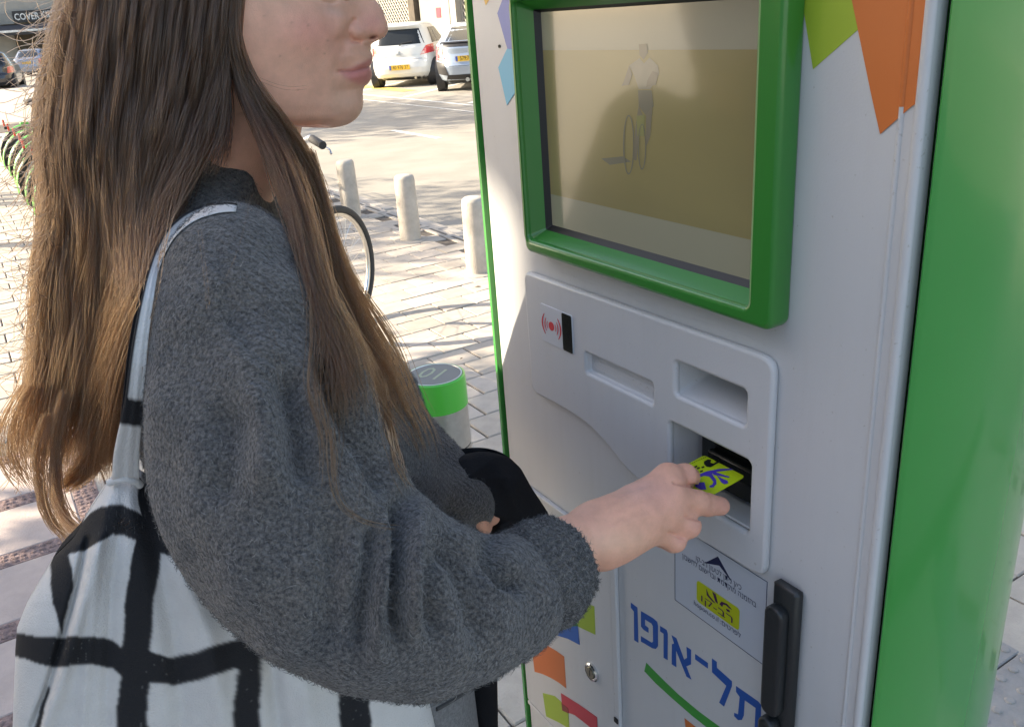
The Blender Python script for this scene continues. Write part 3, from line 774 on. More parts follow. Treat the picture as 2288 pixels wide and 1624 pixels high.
# contactless reader sticker at the left of the control panel
rf = [KP(1208, 677, .0085), KP(1283, 790, .0085)]
rx0, rx1, rz0, rz1 = rf[0][0], rf[1][0], rf[1][1] - .001, rf[0][1] + .0005
rm = rx0 + (rx1 - rx0) * .70
read = plate('contactless_reader', [rrect(rx0, rx1, rz0, rz1, .003)], .0016, i_white, kiosk, -.0098, .0004)
plate('reader_window', [rrect(rm, rx1 - .0006, rz0 + .0006, rz1 - .0006, .002)], .0004, m_inside, read, -.0103, 0, False)
ccx, ccz = (rx0 + rm) / 2, (rz0 + rz1) / 2
circ = lambda r_, k=20: [(ccx + r_ * math.cos(2 * math.pi * i / k), ccz + r_ * math.sin(2 * math.pi * i / k)) for i in range(k)]
plate('signal_dot', [circ(.0055)], .0003, i_rred, read, -.0102, 0, False)
for sg in (-1, 1):
    for r_, h_, w_ in ((.0085, .5, .0012), (.0125, .62, .0018), (.0175, .72, .0026)):
        arc = [(ccx + sg * (r_) * math.cos(t), ccz + r_ * math.sin(t) * 1.05) for t in np.linspace(-h_, h_, 9)]
        arc2 = [(ccx + sg * (r_ + w_ * math.cos(t / h_ * 1.3)) * math.cos(t), ccz + (r_ + w_ * .5) * math.sin(t) * 1.05) for t in np.linspace(h_, -h_, 9)]
        plate('signal_wave', [arc + arc2], .0003, i_rred, read, -.0102, 0, False)

# black swing handle
m_handle = pbr('handle_black', (0.014, 0.016, 0.017), 0.38, bump=.1, bscale=700, spec=.5)
h0 = KP(1738, 1300, .0)[0] + .002; h1 = h0 + .031
hz1 = KP(1745, 1298, .012)[1]
hd = auto_smooth(MB().box(h0 + .001, h1, -.0125, -.0005, .80, hz1 - .004, .004).build('handle_base', m_handle, kiosk), 60)
plate('handle_lever', [rrect(h0 + .003, h1 - .007, .905, hz1 - .024, .009)], .012, m_handle, hd, -.0235, .003)
plate('handle_grip', [rrect(h0 + .003, h1 - .009, .80, .900, .009)], .015, m_handle, hd, -.0265, .004)

# ------------------------------------------------------------------ bollards and the docking post
m_boll = pbr('bollard_concrete', (0.44, 0.40, 0.345), 0.78, var=.2, vscale=9, bump=.25, bscale=90)
def bollard(x, y, tilt, label, seed):
    r = random.Random(seed)
    g = ground(x, y)
    t = thing('bollard', tuple(g), r.uniform(0, 6), label, 'bollard', 'concrete bollards along the kerb')
    o = auto_smooth(MB().lathe([(.079, -.03), (.079, .02), (.078, .20), (.076, .40), (.0745, .455), (.069, .474), (.056, .483), (.02, .486)], 28).build('post', m_boll, t), 50)
    b = MB().lathe([(.13, -.002), (.125, .004), (.1, .006), (.078, .009)], 16).build('mortar_collar', m_kerb, t)
    t.rotation_euler.x = tilt
    return t
bollard(787, 486, .01, 'farthest pale concrete bollard, beside the bicycle handlebar', 1)
bollard(918, 536, -.012, 'middle pale concrete bollard between two others on the kerb', 2)
bollard(1070, 608, .008, 'nearest pale concrete bollard, half hidden by the left edge of the kiosk', 3)

m_cap = pbr('dock_green', (0.06, 0.42, 0.04), 0.35, coat=.3)
m_alu = pbr('brushed_aluminium', (0.52, 0.52, 0.50), 0.34, 1.0, var=.1, vscale=30)
m_disc = pbr('dock_disc', (0.10, 0.10, 0.095), 0.4)
m_num = pbr('dock_numeral', (0.27, 0.31, 0.20), 0.5)
def dock(loc, label, number, rotz):
    t = thing('docking_post', loc, rotz, label, 'docking post', 'bicycle docking posts')
    R_ = .092
    auto_smooth(MB().lathe([(R_ * .985, 0), (R_ * .985, .34)], 40).build('lower_tube', m_alu, t), 40)
    auto_smooth(MB().lathe([(R_ * .97, .338), (R_ * .97, .346)], 40).build('seam_ring', m_dark, t), 40)
    auto_smooth(MB().lathe([(R_ * .985, .345), (R_ * .985, .472)], 40).build('upper_tube', m_alu, t), 40)
    auto_smooth(MB().lathe([(R_, .4725), (R_, .555), (R_ * .985, .565), (R_ * .93, .568), (R_ * .905, .565)], 48).build('cap', m_cap, t), 30)
    auto_smooth(MB().lathe([(R_ * .905, .5652), (R_ * .90, .5685), (R_ * .86, .5685), (R_ * .85, .566)], 48).build('trim_ring', m_alu, t), 30)
    auto_smooth(MB().lathe([(R_ * .85, .5655), (R_ * .845, .5675), (.002, .5677)], 48).build('disc', m_disc, t), 30)
    text_mesh('numeral', number, .11, m_num, t, -.005, 0, 0, rot=Matrix.Translation((0, 0, .5681)) @ Matrix.Rotation(math.radians(90), 4, 'X').inverted(), sx=.8)
    MB().box(-R_ - .012, -R_ * .9, -.03, .03, .28, .33, .004).build('latch', m_dark, t)
    return t
# cap centre seen at about (985, 845)
pc = at(972, 848, 2.30); 
h_top = .568
d_ = ray(970, 836); dockp = EYE + d_ * ((h_top - CAMH) / d_[2]); dockp[2] = 0
dock(tuple(dockp), 'aluminium docking post with bright green cap numbered 01 beside the kiosk', '01', math.radians(-28))
dk_a = to_st(dockp)[0]

# ------------------------------------------------------------------ bicycles
m_tyre = pbr('tyre_rubber', (0.035, 0.034, 0.033), 0.85, bump=.3, bscale=300)
m_rim = pbr('rim_alloy', (0.55, 0.54, 0.52), 0.3, 1.0)
m_bgreen = pbr('bike_green', (0.10, 0.48, 0.05), 0.35, coat=.3)
m_bsilver = pbr('bike_silver', (0.42, 0.43, 0.45), 0.35, .7)
m_bblue = pbr('bike_blue_white', (0.30, 0.38, 0.60), 0.35, coat=.3)
m_rubber = pbr('grip_rubber', (0.03, 0.028, 0.028), 0.7, bump=.3, bscale=500)
m_reflect = pbr('red_reflector', (0.62, 0.04, 0.03), 0.25, coat=.5)
m_guard = pbr('skirt_guard', (0.30, 0.27, 0.21), 0.5)
def wheel(t, y, R_, fancy=True):
    """wheel in the local y-z plane"""
    ty = MB(); n = 44
    ty.tube([(0, y + R_ * math.cos(2 * math.pi * k / n), R_ + R_ * .985 * math.sin(2 * math.pi * k / n) + .005) for k in range(n)], .021, 8, close=True)
    w = ty.build('wheel', m_tyre, t, smooth=True)
    rm = MB(); rm.tube([(0, y + (R_ - .03) * math.cos(2 * math.pi * k / n), R_ + .005 + (R_ - .03) * math.sin(2 * math.pi * k / n)) for k in range(n)], .013, 6, close=True)
    rm.build('rim', m_rim, w, smooth=True)
    sp = MB()
    for k in range(28):
        a_ = 2 * math.pi * k / 28
        sp.tube([(.03 * (1 if k % 2 else -1), y + .02 * math.cos(a_ + .6), R_ + .02 * math.sin(a_ + .6)), (0, y + (R_ - .03) * math.cos(a_), R_ + (R_ - .03) * math.sin(a_))], .0013, 3, False)
    sp.build('spokes', m_rim, w)
    auto_smooth(MB().lathe([(.018, -.045), (.018, .045)], 10, (0, y, R_), 'x').build('hub', m_rim, w), 40)
    return w
def bicycle(loc, rotz, label, rental=True, col=None, group=None):
    """heads along local +y, rear wheel contact at the origin"""
    t = thing('rental_bicycle' if rental else 'bicycle', loc, rotz, label, 'bicycle', group)
    R_ = .325; WB = 1.05; fm = m_bgreen if rental else m_bblue
    wheel(t, 0, R_); wheel(t, WB, R_)
    fr = MB()
    bb = (0, .42, .29); seat = (0, .22, .72); head0, head1 = (0, .88, .62), (0, .83, .80)
    fr.tube([bb, head0], .028, 10); fr.tube([bb, seat], .02, 10); fr.tube([(0, .30, .56), head1], .02, 10)
    for s in (-1, 1):
        fr.tube([(s * .05, 0, R_), (s * .03, .40, .29)], .011, 8); fr.tube([(s * .05, 0, R_), (s * .02, .25, .64)], .009, 8)
    fr.tube([head0, head1], .024, 10)
    fr.build('frame', fm, t, smooth=True)
    fk = MB()
    for s in (-1, 1): fk.tube([(s * .05, WB, R_), (s * .048, WB - .09, .60), (0, .875, .66)], .013, 8)
    fk.build('fork', m_bsilver, t, smooth=True)
    hb = MB(); hb.tube([head1, (0, .80, .98)], .014, 8); bar_up = 0 if rental else .035
    hb.tube([(-.29, .60, 1.02), (-.2, .66, 1.04), (-.06, .78, 1.0), (.06, .78, 1.0), (.2, .66, 1.04), (.29, .60, 1.02)], .0125, 8)
    h = hb.build('handlebar', m_bsilver, t, smooth=True); h.location.z = bar_up
    for s in (-1, 1):
        auto_smooth(MB().tube([(s * .22, .645, 1.036), (s * .31, .585, 1.015)], .0185, 12).build('grip', m_rubber, h), 50)
        MB().tube([(s * .20, .68, 1.02), (s * .23, .70, 1.0), (s * .30, .65, .985), (s * .315, .635, .97)], .006, 6).build('brake_lever', m_bsilver, h, smooth=True)
    sd = MB(); sd.tube([seat, (0, .19, .90)], .014, 8); sd.build('seat_post', m_bsilver, t, smooth=True)
    sv = MB(); sv.tube([(0, .05, .935), (0, .12, .945), (0, .22, .94), (0, .34, .935)], [.07, .085, .05, .022], 12)
    so = sv.build('saddle', m_rubber, t, smooth=True)
    for v in so.data.vertices: v.co.z = .92 + (v.co.z - .92) * .45
    def guard(y, a0, a1, nm):
        mg = MB(); pts = [(0, y + (R_ + .035) * math.cos(a_), R_ + (R_ + .035) * math.sin(a_)) for a_ in np.linspace(a0, a1, 16)]
        V = []
        for p in pts: V += [(-.032, p[1], p[2]), (-.02, p[1] * 1.0 + (p[1] - y) * .03, p[2] + (p[2] - R_) * .03), (.02, p[1] + (p[1] - y) * .03, p[2] + (p[2] - R_) * .03), (.032, p[1], p[2])]
        F = [(4 * i + j, 4 * i + j + 1, 4 * i + j + 5, 4 * i + j + 4) for i in range(15) for j in range(3)]
        mg.put(V, F); mg.build(nm, fm, t, smooth=True)
    guard(0, math.radians(40), math.radians(185), 'rear_mudguard')
    if rental: guard(WB, math.radians(20), math.radians(150), 'front_mudguard')
    MB().tube([(.07, .42, .29), (.085, .50, .16)], .009, 6).build('crank', m_bsilver, t); MB().tube([(-.07, .42, .29), (-.085, .34, .42)], .009, 6).build('crank', m_bsilver, t)
    MB().lathe([(.09, -.004), (.09, .004)], 24, (.055, .42, .29), 'x').build('chainring', m_dark, t)
    for s in (-1, 1): MB().box(s * .12 - .035, s * .12 + .035, .47 - .045 if s > 0 else .37 - .045, .47 + .045 if s > 0 else .37 + .045, .14 if s > 0 else .41, .16 if s > 0 else .43, .003).build('pedal', m_rubber, t)
    if rental:
        # skirt guard: an open quarter disc of slats on each side of the rear wheel
        sg_ = MB()
        for s in (-.045, .045):
            for k in range(9):
                a_ = math.radians(10 + k * 20)
                sg_.tube([(s, .07 * math.cos(a_), R_ + .07 * math.sin(a_)), (s, .26 * math.cos(a_), R_ + .26 * math.sin(a_))], .012, 5)
        sg_.build('skirt_guard', m_guard, t)
        rl = MB().box(-.022, .022, -.235, -.215, R_ + .36, R_ + .44, .004).build('rear_light', m_reflect, t)
        MB().box(-.02, .02, -.235, -.18, R_ + .33, R_ + .36, .003).build('light_bracket', m_dark, t)
        bk = MB()
        for z_ in (.72, .79, .86, .93): bk.tube([(-.16, .92, z_), (.16, .92, z_), (.18, 1.20, z_ + .01), (-.18, 1.20, z_ + .01)], .006, 5, close=True)
        for k in range(7):
            x_ = -.16 + k * .32 / 6
            bk.tube([(x_, .92, .93), (x_, .93, .72), (x_, 1.17, .72), (x_ * 1.12, 1.20, .94)], .005, 4)
        bk.build('basket', m_bsilver, t)
        MB().box(-.15, .15, .905, .915, .74, .92, .003).build('basket_panel', m_bgreen, t)
        MB().tube([(-.05, .02, .70), (.05, .02, .70), (.05, -.05, .70), (-.05, -.05, .70)], .012, 5, close=True).build('carrier', m_bgreen, t)
    else:
        MB().box(-.02, .02, -.05, -.03, .55, .62).build('rear_light', m_reflect, t)
    return t
BIKE_ROT = math.atan2(MDIR[1], MDIR[0]) - math.pi / 2          # heads along MDIR
GRP = 'green rental bicycles docked in a row'
b1 = bicycle(tuple(st(-6.55, .17)), BIKE_ROT, 'nearest green rental bicycle left of the hair, its rear mudguard bright in the sun', group=GRP)
names = ['second rental bicycle from the front of the docked row', 'third rental bicycle from the front of the docked row', 'fourth rental bicycle from the front of the docked row', 'fifth rental bicycle from the front of the docked row', 'sixth rental bicycle from the front of the docked row', 'seventh rental bicycle from the front of the docked row', 'last rental bicycle at the far end of the docked row']
for k, nm in enumerate(names):
    c = copy_tree(b1); c.location = tuple(st(-7.25 - .72 * k, +.17 + random.uniform(-.03, .03))); c['label'] = nm
    c.rotation_euler.z = BIKE_ROT + random.uniform(-.04, .04)
# the bicycle half hidden behind the hair
gw = ground(780, 735)
rot = -math.radians(22)
hd_ = np.array([-math.sin(rot), math.cos(rot), 0])
bicycle(tuple(gw - hd_ * 1.05), rot, 'silver bicycle half hidden behind the loose hair, front wheel near the bollards', rental=False)
for k, s in enumerate(['docking post in the shade behind the woman', 'docking post beside the silver bicycle']):
    pass

# ------------------------------------------------------------------ cars
m_carwhite = pbr('car_white', (0.62, 0.62, 0.60), 0.25, coat=.6, spec=.5)
m_carblue = pbr('car_pale_blue', (0.34, 0.40, 0.48), 0.25, .3, coat=.6)
m_carsilver = pbr('car_silver_blue', (0.26, 0.29, 0.36), 0.3, .4, coat=.6)
m_cardark = pbr('car_dark', (0.025, 0.024, 0.026), 0.2, coat=.7)
m_carglass = pbr('car_glass', (0.022, 0.025, 0.027), 0.12, spec=.3)
m_light = pbr('tail_light_red', (0.55, 0.03, 0.03), 0.15, coat=.8)
m_amber = pbr('tail_light_clear', (0.62, 0.42, 0.38), 0.15, coat=.8)
m_plate = pbr('plate_yellow', (0.72, 0.45, 0.04), 0.5)
m_plblue = pbr('plate_blue', (0.04, 0.10, 0.42), 0.5)
m_trim = pbr('black_trim', (0.02, 0.02, 0.022), 0.55)
def car(name, label, loc, heading, levels, col, p_exp=4.5, win_rear=None, lights=None, plate_=None, side=None, wheels=(0.62, 3.1), wr=.29, extra=None, group='parked cars across the road', tw=.69):
    t = thing(name, loc, -heading, label, 'car', group)
    zs_ = [l[0] for l in levels]
    def lv(z): return [np.interp(z, zs_, [l[i] for l in levels]) for i in range(1, 4)]
    def rear(x, z):
        r_, f_, w_ = lv(z); cy = (r_ + f_) / 2; hl = (f_ - r_) / 2
        return cy - hl * (1 - min(1, abs(x / w_)) ** p_exp) ** (1 / p_exp)
    def flank(y, z):
        r_, f_, w_ = lv(z); cy = (r_ + f_) / 2; hl = (f_ - r_) / 2
        return w_ * (1 - min(1, abs((y - cy) / hl)) ** p_exp) ** (1 / p_exp)
    n = 72; V = []; F = []
    zz_ = np.unique(np.concatenate([np.linspace(zs_[0], zs_[-1], 30), zs_]))
    for z in zz_:
        r_, f_, w_ = lv(z); cy = (r_ + f_) / 2; hl = (f_ - r_) / 2
        for k in range(n):
            a_ = 2 * math.pi * k / n
            c_, s_ = math.cos(a_), math.sin(a_)
            V.append((w_ * math.copysign(abs(c_) ** (2 / p_exp), c_), cy + hl * math.copysign(abs(s_) ** (2 / p_exp), s_), z))
    m_ = len(zz_)
    for i in range(m_ - 1):
        for k in range(n): F.append((i * n + k, i * n + (k + 1) % n, (i + 1) * n + (k + 1) % n, (i + 1) * n + k))
    F += [tuple(reversed(range(n))), tuple(range((m_ - 1) * n, m_ * n))]
    body = auto_smooth(add('body', V, F, col, t), 50)
    def rp(nm, quad, mat, off=.006, nu=12, nv=6, parent=None, thick=.012):
        """patch on the rear: quad = 4 (x, z) corners bl, br, tr, tl"""
        q = np.array(quad, float); V = []
        for j in range(nv + 1):
            for i in range(nu + 1):
                u, v = i / nu, j / nv
                p = (1 - v) * ((1 - u) * q[0] + u * q[1]) + v * ((1 - u) * q[3] + u * q[2])
                V.append((p[0], rear(p[0], p[1]) - off, p[1]))
        k = len(V); W = nu + 1
        V += [(x, y + off + thick, z) for x, y, z in V]
        F = [(j * W + i, j * W + i + 1, (j + 1) * W + i + 1, (j + 1) * W + i) for j in range(nv) for i in range(nu)]
        bd = [i for i in range(W)] + [j * W + nu for j in range(1, nv + 1)] + [nv * W + i for i in range(nu - 1, -1, -1)] + [j * W for j in range(nv - 1, 0, -1)]
        F += [(bd[i], k + bd[i], k + bd[(i + 1) % len(bd)], bd[(i + 1) % len(bd)]) for i in range(len(bd))]
        return auto_smooth(add(nm, V, F, mat, parent or t), 40)
    def sp(nm, quad, mat, s, off=.006, parent=None, nu=10, nv=6):
        q = np.array(quad, float); V = []
        for j in range(nv + 1):
            for i in range(nu + 1):
                u, v = i / nu, j / nv
                p = (1 - v) * ((1 - u) * q[0] + u * q[1]) + v * ((1 - u) * q[3] + u * q[2])
                V.append((s * (flank(p[0], p[1]) + off), p[0], p[1]))
        W = nu + 1
        F = [(j * W + i, j * W + i + 1, (j + 1) * W + i + 1, (j + 1) * W + i) for j in range(nv) for i in range(nu)]
        return auto_smooth(add(nm, V, F, mat, parent or t), 40)
    if win_rear: rp('rear_window', win_rear, m_carglass, .004)
    for nm, q, mt in lights or []: rp(nm, q, mt, .012)
    for q in side or []:
        for s in (-1, 1): sp('side_window', q, m_carglass, s)
    if plate_:
        x0, x1, z0, z1, txt = plate_
        yb = min(rear(x0, (z0 + z1) / 2), rear(0, z0), rear(0, z1)) - .03
        pt = MB().box(x0, x1, yb, yb + .02, z0, z1).build('number_plate', m_plate, t)
        MB().box(x0 + .004, x0 + .05, yb - .003, yb, z0 + .004, z1 - .004).build('plate_band', m_plblue, pt)
        text_mesh('plate_lettering', txt, (z1 - z0) * 1.15, m_trim, pt, (x0 + .05 + x1) / 2, (z0 + z1) / 2, yb - .003, sx=.72)
    for y in wheels:
        for s in (-1, 1):
            xw = s * tw
            w_ = auto_smooth(MB().lathe([(wr * .62, -.10), (wr * .93, -.10), (wr, -.07), (wr, .07), (wr * .93, .10), (wr * .62, .10)], 28, (xw, y, wr), 'x').build('wheel', m_tyre, t), 40)
            auto_smooth(MB().lathe([(wr * .66, -.06), (wr * .64, -.102), (wr * .55, -.095), (.06, -.09), (.05, -.10), (.01, -.10)] if s < 0 else [(wr * .66, .06), (wr * .64, .102), (wr * .55, .095), (.06, .09), (.05, .10), (.01, .10)], 20, (xw, y, wr), 'x').build('hubcap', m_steel, w_), 30)
            ar = MB().lathe([(wr * 1.18, -.09), (wr * 1.18, .09)], 28, (s * (lv(.35)[2] - .082), y, wr + .02), 'x').build('wheel_arch', m_trim, t)
            if True:
                q_ = [(y - .0, 0)]
    if extra: extra(t, rp, sp, rear, flank)
    return t
hatch_l = [(.17, .34, 3.35, .70), (.24, .10, 3.6, .79), (.33, .02, 3.68, .815), (.47, .0, 3.70, .83), (.60, .03, 3.69, .83), (.68, .09, 3.66, .83), (.78, .10, 3.6, .825), (.92, .12, 3.3, .815), (.98, .15, 2.85, .79), (1.10, .21, 2.62, .75), (1.25, .29, 2.35, .69), (1.37, .36, 2.1, .635), (1.43, .30, 1.98, .60), (1.475, .36, 1.85, .54), (1.50, .55, 1.65, .40), (1.51, .8, 1.45, .2)]
def hatch_x(t, rp, sp, rear, flank):
    rp('bumper_recess', [(-.30, .41), (.30, .41), (.26, .56), (-.26, .56)], m_carwhite, .001)
    rp('lower_bumper', [(-.60, .17), (.60, .17), (.68, .25), (-.68, .25)], m_trim, .004)
    rp('tailgate_seam', [(-.56, .655), (.56, .655), (.56, .663), (-.56, .663)], m_trim, .002, 16, 1)
    rp('badge', [(-.035, .805), (.035, .805), (.0, .86), (.0, .86)], m_steel, .012, 4, 2)
    rp('badge_base', [(-.07, .765), (.07, .765), (.06, .795), (-.06, .795)], m_steel, .010, 4, 2)
    rp('model_script', [(-.50, .73), (-.34, .73), (-.34, .745), (-.50, .745)], m_steel, .004, 4, 1)
    rp('model_script', [(.34, .74), (.52, .74), (.52, .765), (.34, .765)], m_steel, .004, 4, 1)
    rp('spoiler', [(-.56, 1.385), (.56, 1.385), (.52, 1.44), (-.52, 1.44)], m_carwhite, .05, 14, 3)
    MB().tube([(.02, rear(0, 1.0) - .02, .985), (.10, rear(.1, 1.02) - .025, 1.03), (.34, rear(.34, 1.05) - .02, 1.06)], .012, 6).build('wiper', m_trim, t)
    for s in (-1, 1):
        MB().tube([(s * .80, 2.35, 1.02), (s * .93, 2.32, 1.05)], .04, 8).build('door_mirror', m_carwhite, t, smooth=True)
        sp('door_handle', [(1.35, .86), (1.52, .86), (1.52, .89), (1.35, .89)], m_trim, s, .012)
        sp('rear_light_wrap', [(.44, .80), (.60, .86), (.62, .96), (.46, .97)], m_light, s, .010)
    MB().tube([(0, .42, 1.49), (0, .36, 1.58)], .008, 6).build('antenna', m_trim, t)
    MB().tube([(.35, .12, .21), (.35, .4, .22)], .03, 10).build('exhaust', m_steel, t)
H1 = math.radians(7)
hp = ground(898, 197, ROADZ); 
car('hatchback_car', 'small white hatchback parked with its rear to the road, beside the face', tuple(hp), H1, hatch_l, m_carwhite,
    win_rear=[(-.63, 1.0), (.63, 1.0), (.50, 1.35), (-.50, 1.35)],
    lights=[('tail_light', [(-.80, .78), (-.58, .74), (-.60, .93), (-.78, .98)], m_light), ('tail_light', [(.52, .74), (.80, .78), (.78, .98), (.66, .95)], m_light), ('indicator', [(.535, .755), (.62, .765), (.62, .83), (.55, .81)], m_amber), ('indicator', [(-.66, .76), (-.585, .75), (-.59, .81), (-.65, .82)], m_amber)],
    plate_=(-.26, .26, .425, .54, '40 976 37'), side=[[(.62, 1.0), (1.15, 1.0), (1.12, 1.36), (.78, 1.36)], [(1.2, 1.0), (2.3, 1.0), (1.9, 1.36), (1.17, 1.36)]], extra=hatch_x)
civ_l = [(.18, .36, 4.1, .74), (.26, .12, 4.3, .82), (.38, .04, 4.38, .87), (.55, .0, 4.40, .89), (.66, .05, 4.39, .89), (.80, .10, 4.3, .88), (.92, .10, 4.1, .87), (.99, .14, 3.3, .84), (1.05, .22, 3.1, .80), (1.16, .55, 2.85, .73), (1.28, .95, 2.6, .67), (1.37, 1.3, 2.4, .60), (1.42, 1.55, 2.2, .45), (1.43, 1.7, 2.0, .2)]
def civ_x(t, rp, sp, rear, flank):
    for s in (-1, 1):
        rp('bumper_vent', [(s * .84, .40), (s * .52, .36), (s * .62, .64), (s * .84, .66)] if s > 0 else [(-.84, .40), (-.52, .36), (-.62, .64), (-.84, .66)], m_trim, .012)
        rp('tail_lamp_arm', [(s * .82, .74), (s * .60, .70), (s * .60, .74), (s * .82, .80)], m_light, .02)
    rp('diffuser', [(-.62, .19), (.62, .19), (.55, .37), (-.55, .37)], m_trim, .010)
    rp('tailgate_band', [(-.72, .955), (.72, .955), (.68, 1.03), (-.68, 1.03)], m_trim, .010)
    rp('spoiler', [(-.70, 1.035), (.70, 1.035), (.66, 1.06), (-.66, 1.06)], m_trim, .05, 14, 2)
    rp('plate_recess', [(-.42, .60), (.42, .60), (.34, .80), (-.34, .80)], m_carblue, .003)
    rp('tailgate_seam', [(-.50, .555), (.50, .555), (.50, .565), (-.50, .565)], m_trim, .003, 12, 1)
    rp('badge', [(-.05, .83), (.05, .83), (.05, .90), (-.05, .90)], m_steel, .012, 2, 2)
    for x in (-.11, .0): MB().lathe([(.045, .05), (.045, .3)], 14, (x, 0, .26), 'y').build('exhaust', m_steel, t)
cp = ground(1058, 205, ROADZ)
car('compact_car', 'pale blue saloon with black vents behind the left edge of the kiosk', tuple(cp), math.radians(4), civ_l, m_carblue,
    win_rear=[(-.66, 1.07), (.66, 1.07), (.56, 1.34), (-.56, 1.34)],
    lights=[('tail_light', [(-.86, .70), (-.66, .66), (-.62, .93), (-.82, .98)], m_light), ('tail_light', [(.66, .66), (.86, .70), (.82, .98), (.62, .93)], m_light), ('indicator', [(-.78, .72), (-.66, .70), (-.62, .92), (-.72, .94)], m_amber), ('indicator', [(.66, .70), (.78, .72), (.72, .94), (.62, .92)], m_amber)],
    plate_=(-.34, .18, .65, .76, '579:79-11'), side=[[(1.2, 1.06), (2.0, 1.06), (1.95, 1.33), (1.55, 1.33)]], wheels=(.85, 3.5), wr=.32, extra=civ_x, tw=.77)
sed_l = [(.18, .25, 4.2, .70), (.28, .05, 4.4, .80), (.5, .0, 4.45, .84), (.75, .04, 4.42, .85), (.90, .06, 4.2, .84), (.96, .14, 3.4, .82), (1.0, .55, 3.2, .78), (1.15, .85, 2.95, .72), (1.30, 1.15, 2.7, .65), (1.40, 1.45, 2.4, .58), (1.45, 1.8, 2.1, .3)]
sp_ = ground(66, 172, ROADZ)
L_sed = [('tail_light', [(-.82, .68), (-.62, .66), (-.66, .90), (-.80, .92)], m_light), ('tail_light', [(.62, .66), (.82, .68), (.80, .92), (.66, .90)], m_light)]
W_sed = [(-.66, 1.02), (.66, 1.02), (.55, 1.36), (-.55, 1.36)]
car('saloon_car', 'silver blue saloon parked far down the street below the awning', tuple(sp_), math.radians(-14), sed_l, m_carsilver, win_rear=W_sed, lights=L_sed, plate_=(-.26, .26, .68, .80, '28 413 06'), side=[[(.9, 1.0), (1.7, 1.0), (1.7, 1.33), (1.3, 1.33)]], wheels=(.75, 3.4))
sp_ = ground(8, 158, ROADZ)
car('estate_car', 'blue grey car beyond the silver saloon at the left edge', tuple(sp_), math.radians(-18), hatch_l, pbr('car_slate', (.16, .19, .27), .3, .3, coat=.6), win_rear=[(-.63, 1.0), (.63, 1.0), (.50, 1.35), (-.50, 1.35)], lights=L_sed, plate_=(-.26, .26, .55, .67, '61 705 22'))
sp_ = ground(-12, 206, ROADZ)
car('dark_car', 'black car cut off by the left edge of the picture', tuple(sp_), math.radians(-20), hatch_l, m_cardark, win_rear=[(-.63, 1.0), (.63, 1.0), (.50, 1.35), (-.50, 1.35)], lights=L_sed)

# ------------------------------------------------------------------ the woman at the kiosk
WAZ = math.radians(77)
FW = np.array([math.sin(WAZ), math.cos(WAZ), 0]); SW = np.array([math.cos(WAZ), -math.sin(WAZ), 0])   # forward, to her right
PWO = at(800, 150, .80)
def usz(p):
    d = np.asarray(p) - PWO; return np.stack([d @ FW, d @ SW, np.asarray(p)[..., 2]], -1)
def wrl(q):
    q = np.asarray(q); return PWO * [1, 1, 0] + q[..., :1] * FW + q[..., 1:2] * SW + q[..., 2:3] * UP
def WS(x, y, s=0.0):
    return on_plane(x, y, PWO + SW * s, SW)
base = wrl(np.array([-.11, 0, 0.0]))
person = thing('person', tuple(base), 0, 'woman in fuzzy grey sweater with long brown hair holding a card at the kiosk', 'person')

def nets(Fv, o, h):
    """naive surface nets on a grid of signed distances"""
    s = Fv < 0
    nx, ny, nz_ = Fv.shape
    cs = [(i, j, k) for i in (0, 1) for j in (0, 1) for k in (0, 1)]
    acc = np.zeros((nx - 1, ny - 1, nz_ - 1), np.int8)
    for i, j, k in cs: acc += s[i:nx - 1 + i, j:ny - 1 + j, k:nz_ - 1 + k]
    act = (acc > 0) & (acc < 8)
    I = np.argwhere(act); idx = -np.ones(act.shape, np.int64); idx[act] = np.arange(len(I))
    P = np.zeros((len(I), 3)); cnt = np.zeros(len(I))
    for a in cs:
        for ax in range(3):
            if a[ax]: continue
            b = list(a); b[ax] = 1
            fa_ = Fv[I[:, 0] + a[0], I[:, 1] + a[1], I[:, 2] + a[2]]; fb = Fv[I[:, 0] + b[0], I[:, 1] + b[1], I[:, 2] + b[2]]
            cr_ = (fa_ < 0) != (fb < 0); t = np.where(cr_, fa_ / (fa_ - fb + 1e-20), 0)
            p = np.array(a, float)[None] + np.zeros((len(I), 3)); p[:, ax] += t
            P[cr_] += p[cr_]; cnt[cr_] += 1
    V = (I + P / cnt[:, None]) * h + o
    F = []
    for ax in range(3):
        b = [slice(0, -1)] * 3
        s0 = s[tuple(slice(0, n_ - 1) if k == ax else slice(0, n_) for k, n_ in enumerate(s.shape))]
        s1 = s[tuple(slice(1, n_) if k == ax else slice(0, n_) for k, n_ in enumerate(s.shape))]
        e = np.argwhere(s0 != s1)
        o1, o2 = [k for k in range(3) if k != ax]
        ok = (e[:, o1] > 0) & (e[:, o2] > 0) & (e[:, o1] < act.shape[o1]) & (e[:, o2] < act.shape[o2]); e = e[ok]
        def g(d1, d2):
            q = e.copy(); q[:, o1] -= d1; q[:, o2] -= d2; return idx[q[:, 0], q[:, 1], q[:, 2]]
        quad = np.stack([g(1, 1), g(0, 1), g(0, 0), g(1, 0)], 1)
        fl = s0[e[:, 0], e[:, 1], e[:, 2]] ^ (ax == 1)
        quad[~fl] = quad[~fl][:, ::-1]
        F.append(quad)
    return V, np.concatenate(F)
def smin(a, b, k):
    h = np.clip(.5 + .5 * (b - a) / k, 0, 1); return b * (1 - h) + a * h - k * h * (1 - h)
